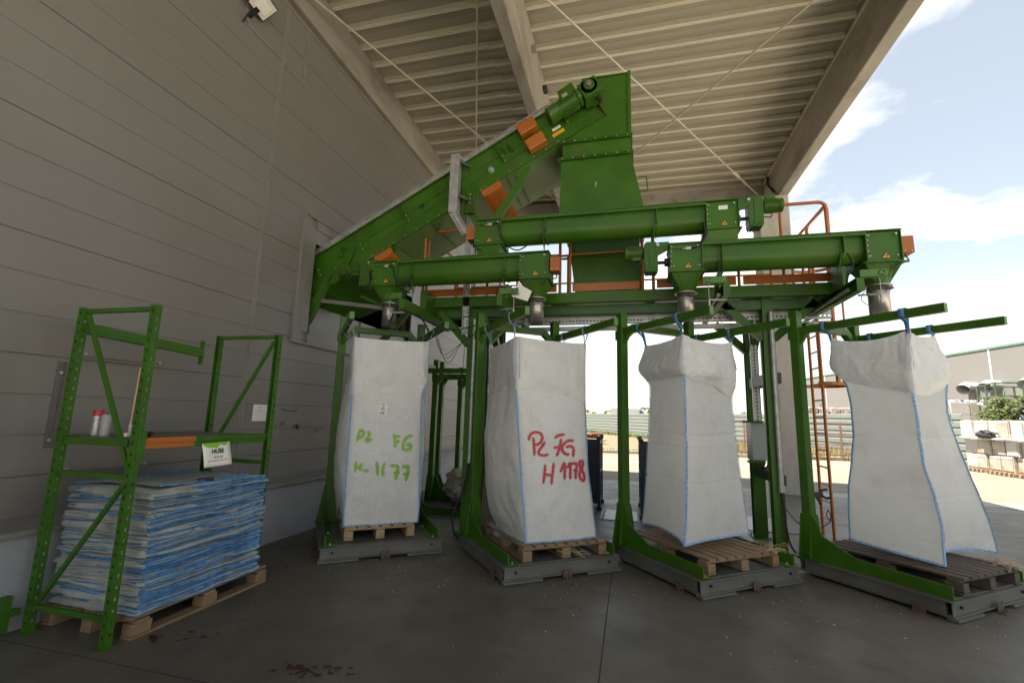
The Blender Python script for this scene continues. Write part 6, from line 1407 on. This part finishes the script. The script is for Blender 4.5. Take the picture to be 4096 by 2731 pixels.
# appliances
ga='scrapped white appliances piled in rows'
def appliance(x,y,z,w_,h,d,mat,label,door):
    t=thing('appliance',label,'appliance',(x,y,z),0,ga)
    b=MB(); b.box(x,x+d,y-w_/2,y+w_/2,z,z+h); b.v=[v+Vector((R_.uniform(-.012,.012),R_.uniform(-.012,.012),0)) for v in b.v]; b.build('cabinet',mat,t,bevel=.012)
    b=MB(); b.box(x-.02,x-.001,y-w_/2+.03,y+w_/2-.03,z+.04,z+h-.12); b.build('door',mat,t,bevel=.006)
    b=MB(); b.box(x-.015,x-.001,y-w_/2+.03,y+w_/2-.03,z+h-.10,z+h-.02); b.build('control_strip','enamel' if door else 'scrapl',t,bevel=.004)
names=['bottom','middle','top']
for r in range(3):
    y=22.75; c=0
    z0=(.13,.68,1.31)[r]; h=(.54,.62,.62)[r]
    while y>17.5:
        w_=R_.choice((.55,.6,.65,.72)); mat=R_.choice(('rustbox','rustbox','enamel')); 
        if c==0: mat='enamel'
        nm={0:'leftmost white appliance',1:'second appliance from the left',2:'third appliance from the left',3:'fourth appliance from the left',4:'fifth appliance from the left'}.get(c,'white appliance beyond the fifth')+' in the '+names[r]+' row of the scrap pile'
        appliance(12.95+R_.uniform(-.08,.08),y-w_/2,z0,w_,h,.62,mat,nm,c%2); y-=w_+.03; c+=1
for j in range(4):
    b=MB(); y=22.8-1.35*j
    for i in range(3): b.box(12.8+.35*i,12.9+.35*i,y-1.25,y,.0,.10)
    for i in range(6): b.box(12.75,13.75,y-.12-i*.22,y-i*.22,.10,.125)
    tag(b.build('scrap_pallet','wood',loc=(13.2,y-.6,0)),('first','second','third','fourth')[j]+' wooden pallet from the left under the scrapped appliances','pallet','pallets under the appliances')
b=MB(); vs=[];
for j in range(7):
    for i in range(22): y=22.8-.2*i; vs.append((12.90+.10*sin(j*1.2)+.05*noise.noise(Vector((y*3,j,0)))-.02*j, y, 1.40-.03*j+.07*noise.noise(Vector((y*2,j*.7,4)))))
b.add(vs,[(j*22+i,j*22+i+1,(j+1)*22+i+1,(j+1)*22+i) for j in range(6) for i in range(21)],True); tag(b.build('plastic_wrap','film',loc=(12.9,21,1.3),solid=.003),'loose clear plastic wrap trailing between the appliance rows','plastic wrap')
blob('dark_bag',(12.75,21.2,1.43),(.15,.42,.12),'black','black crumpled plastic between the top two appliance rows','plastic',8,.5,14)
# green cage with scrap
cg=thing('scrap_cage','tall green steel cage full of dark scrap behind the bush','cage',(20,31.5,0))
def cb_(p,q,r=.05): b=MB(); b.bar(p,q,r,r); b.build('bar','fargreen',cg)
M['cagegreen']=pm('faded_cage_green',(0.045,0.075,0.035),.6,var=.3,scale=3,dirt=(.2,.13,.08),dirt_amt=.6); 
def cb_(p,q,r=.07): b=MB(); b.bar(p,q,r,r); b.build('bar','cagegreen',cg)
cx0,cx1,cy0,cy1=18.75,23.6,30.0,33.0
for (x,y) in ((cx0,cy0),(cx0+1.2,cy0),(cx0+2.4,cy0),(cx0+3.6,cy0),(cx1,cy0),(19.75,cy1),(cx0+.5,31.5),(cx1,cy1),(21.5,cy1)): cb_((x,y,0),(x,y,4.05))
for z in (4.05,3.35,2.55,1.9): cb_((cx0,cy0,z),(cx1,cy0,z)); cb_((cx0,cy0,z),(19.75,cy1,z)); cb_((19.75,cy1,z),(cx1,cy1,z))
b=MB(); b.add([(cx0,cy0,2.5),(cx1,cy0,2.5),(cx1,cy1,2.5),(19.75,cy1,2.5)],[(0,1,2,3)]); b.build('floor_sheet','cagegreen',cg,solid=.03)
for i in range(16):
    c=(R_.uniform(19.7,23.2),R_.uniform(30.4,32.4),2.75+R_.uniform(0,.75)); r=(R_.uniform(.3,.7),R_.uniform(.3,.5),R_.uniform(.12,.3))
    blob('scrap_piece',c,r,'scrapl' if i%3==0 else 'scrapd','twisted piece of '+('pale' if i%3==0 else 'dark')+' scrap metal heaped in the green cage','scrap',i*3.3,.9,10)
for o in COL.objects:
    if o.name.startswith('scrap_piece'): o['group']='scrap pieces in the cage'
# bush
bu=thing('bush','leafy green bush growing behind the appliance pile','bush',(18.6,27.5,0))
b=MB()
for i in range(26000):
    u_,v_=R_.random(),R_.random(); cl=R_.choice(((16.9,27.4,1.8,.9,.8),(17.9,27.8,2.1,1.0,1.0),(17.2,27.0,1.2,1.3,.9),(19.2,27.2,1.8,1.1,1.2),(20.6,27.2,1.3,1.2,1.2),(17.3,27.5,2.6,.5,.6),(18.4,27.5,2.8,.5,.45),(16.0,27.2,1.3,.7,.6)))
    d=Vector((R_.gauss(0,1),R_.gauss(0,1),R_.gauss(0,1))).normalized()*(R_.random()**.45); c=Vector((cl[0]+d.x*cl[3],cl[1]+d.y*.8,cl[2]+d.z*cl[4]))
    if noise.noise(c*2.2)<-.12 or c.z<0: continue
    s=R_.uniform(.03,.065); e=Vector((R_.gauss(0,1),R_.gauss(0,1),R_.gauss(0,1))).normalized(); f=e.orthogonal().normalized(); b.add([c-e*s*1.4,c+f*s*.6,c+e*s*1.4,c-f*s*.6],[(0,1,2,3)])
b.build('foliage','leaf',bu)
b=MB()
for i in range(14): x=R_.uniform(17.3,21.5); b.tube([(x,27.4,0),(x+R_.gauss(0,.2),27.4,1.2),(x+R_.gauss(0,.5),27.4+R_.gauss(0,.2),R_.uniform(2,3))],[.035,.022,.006],5)
b.build('stem','bark',bu)
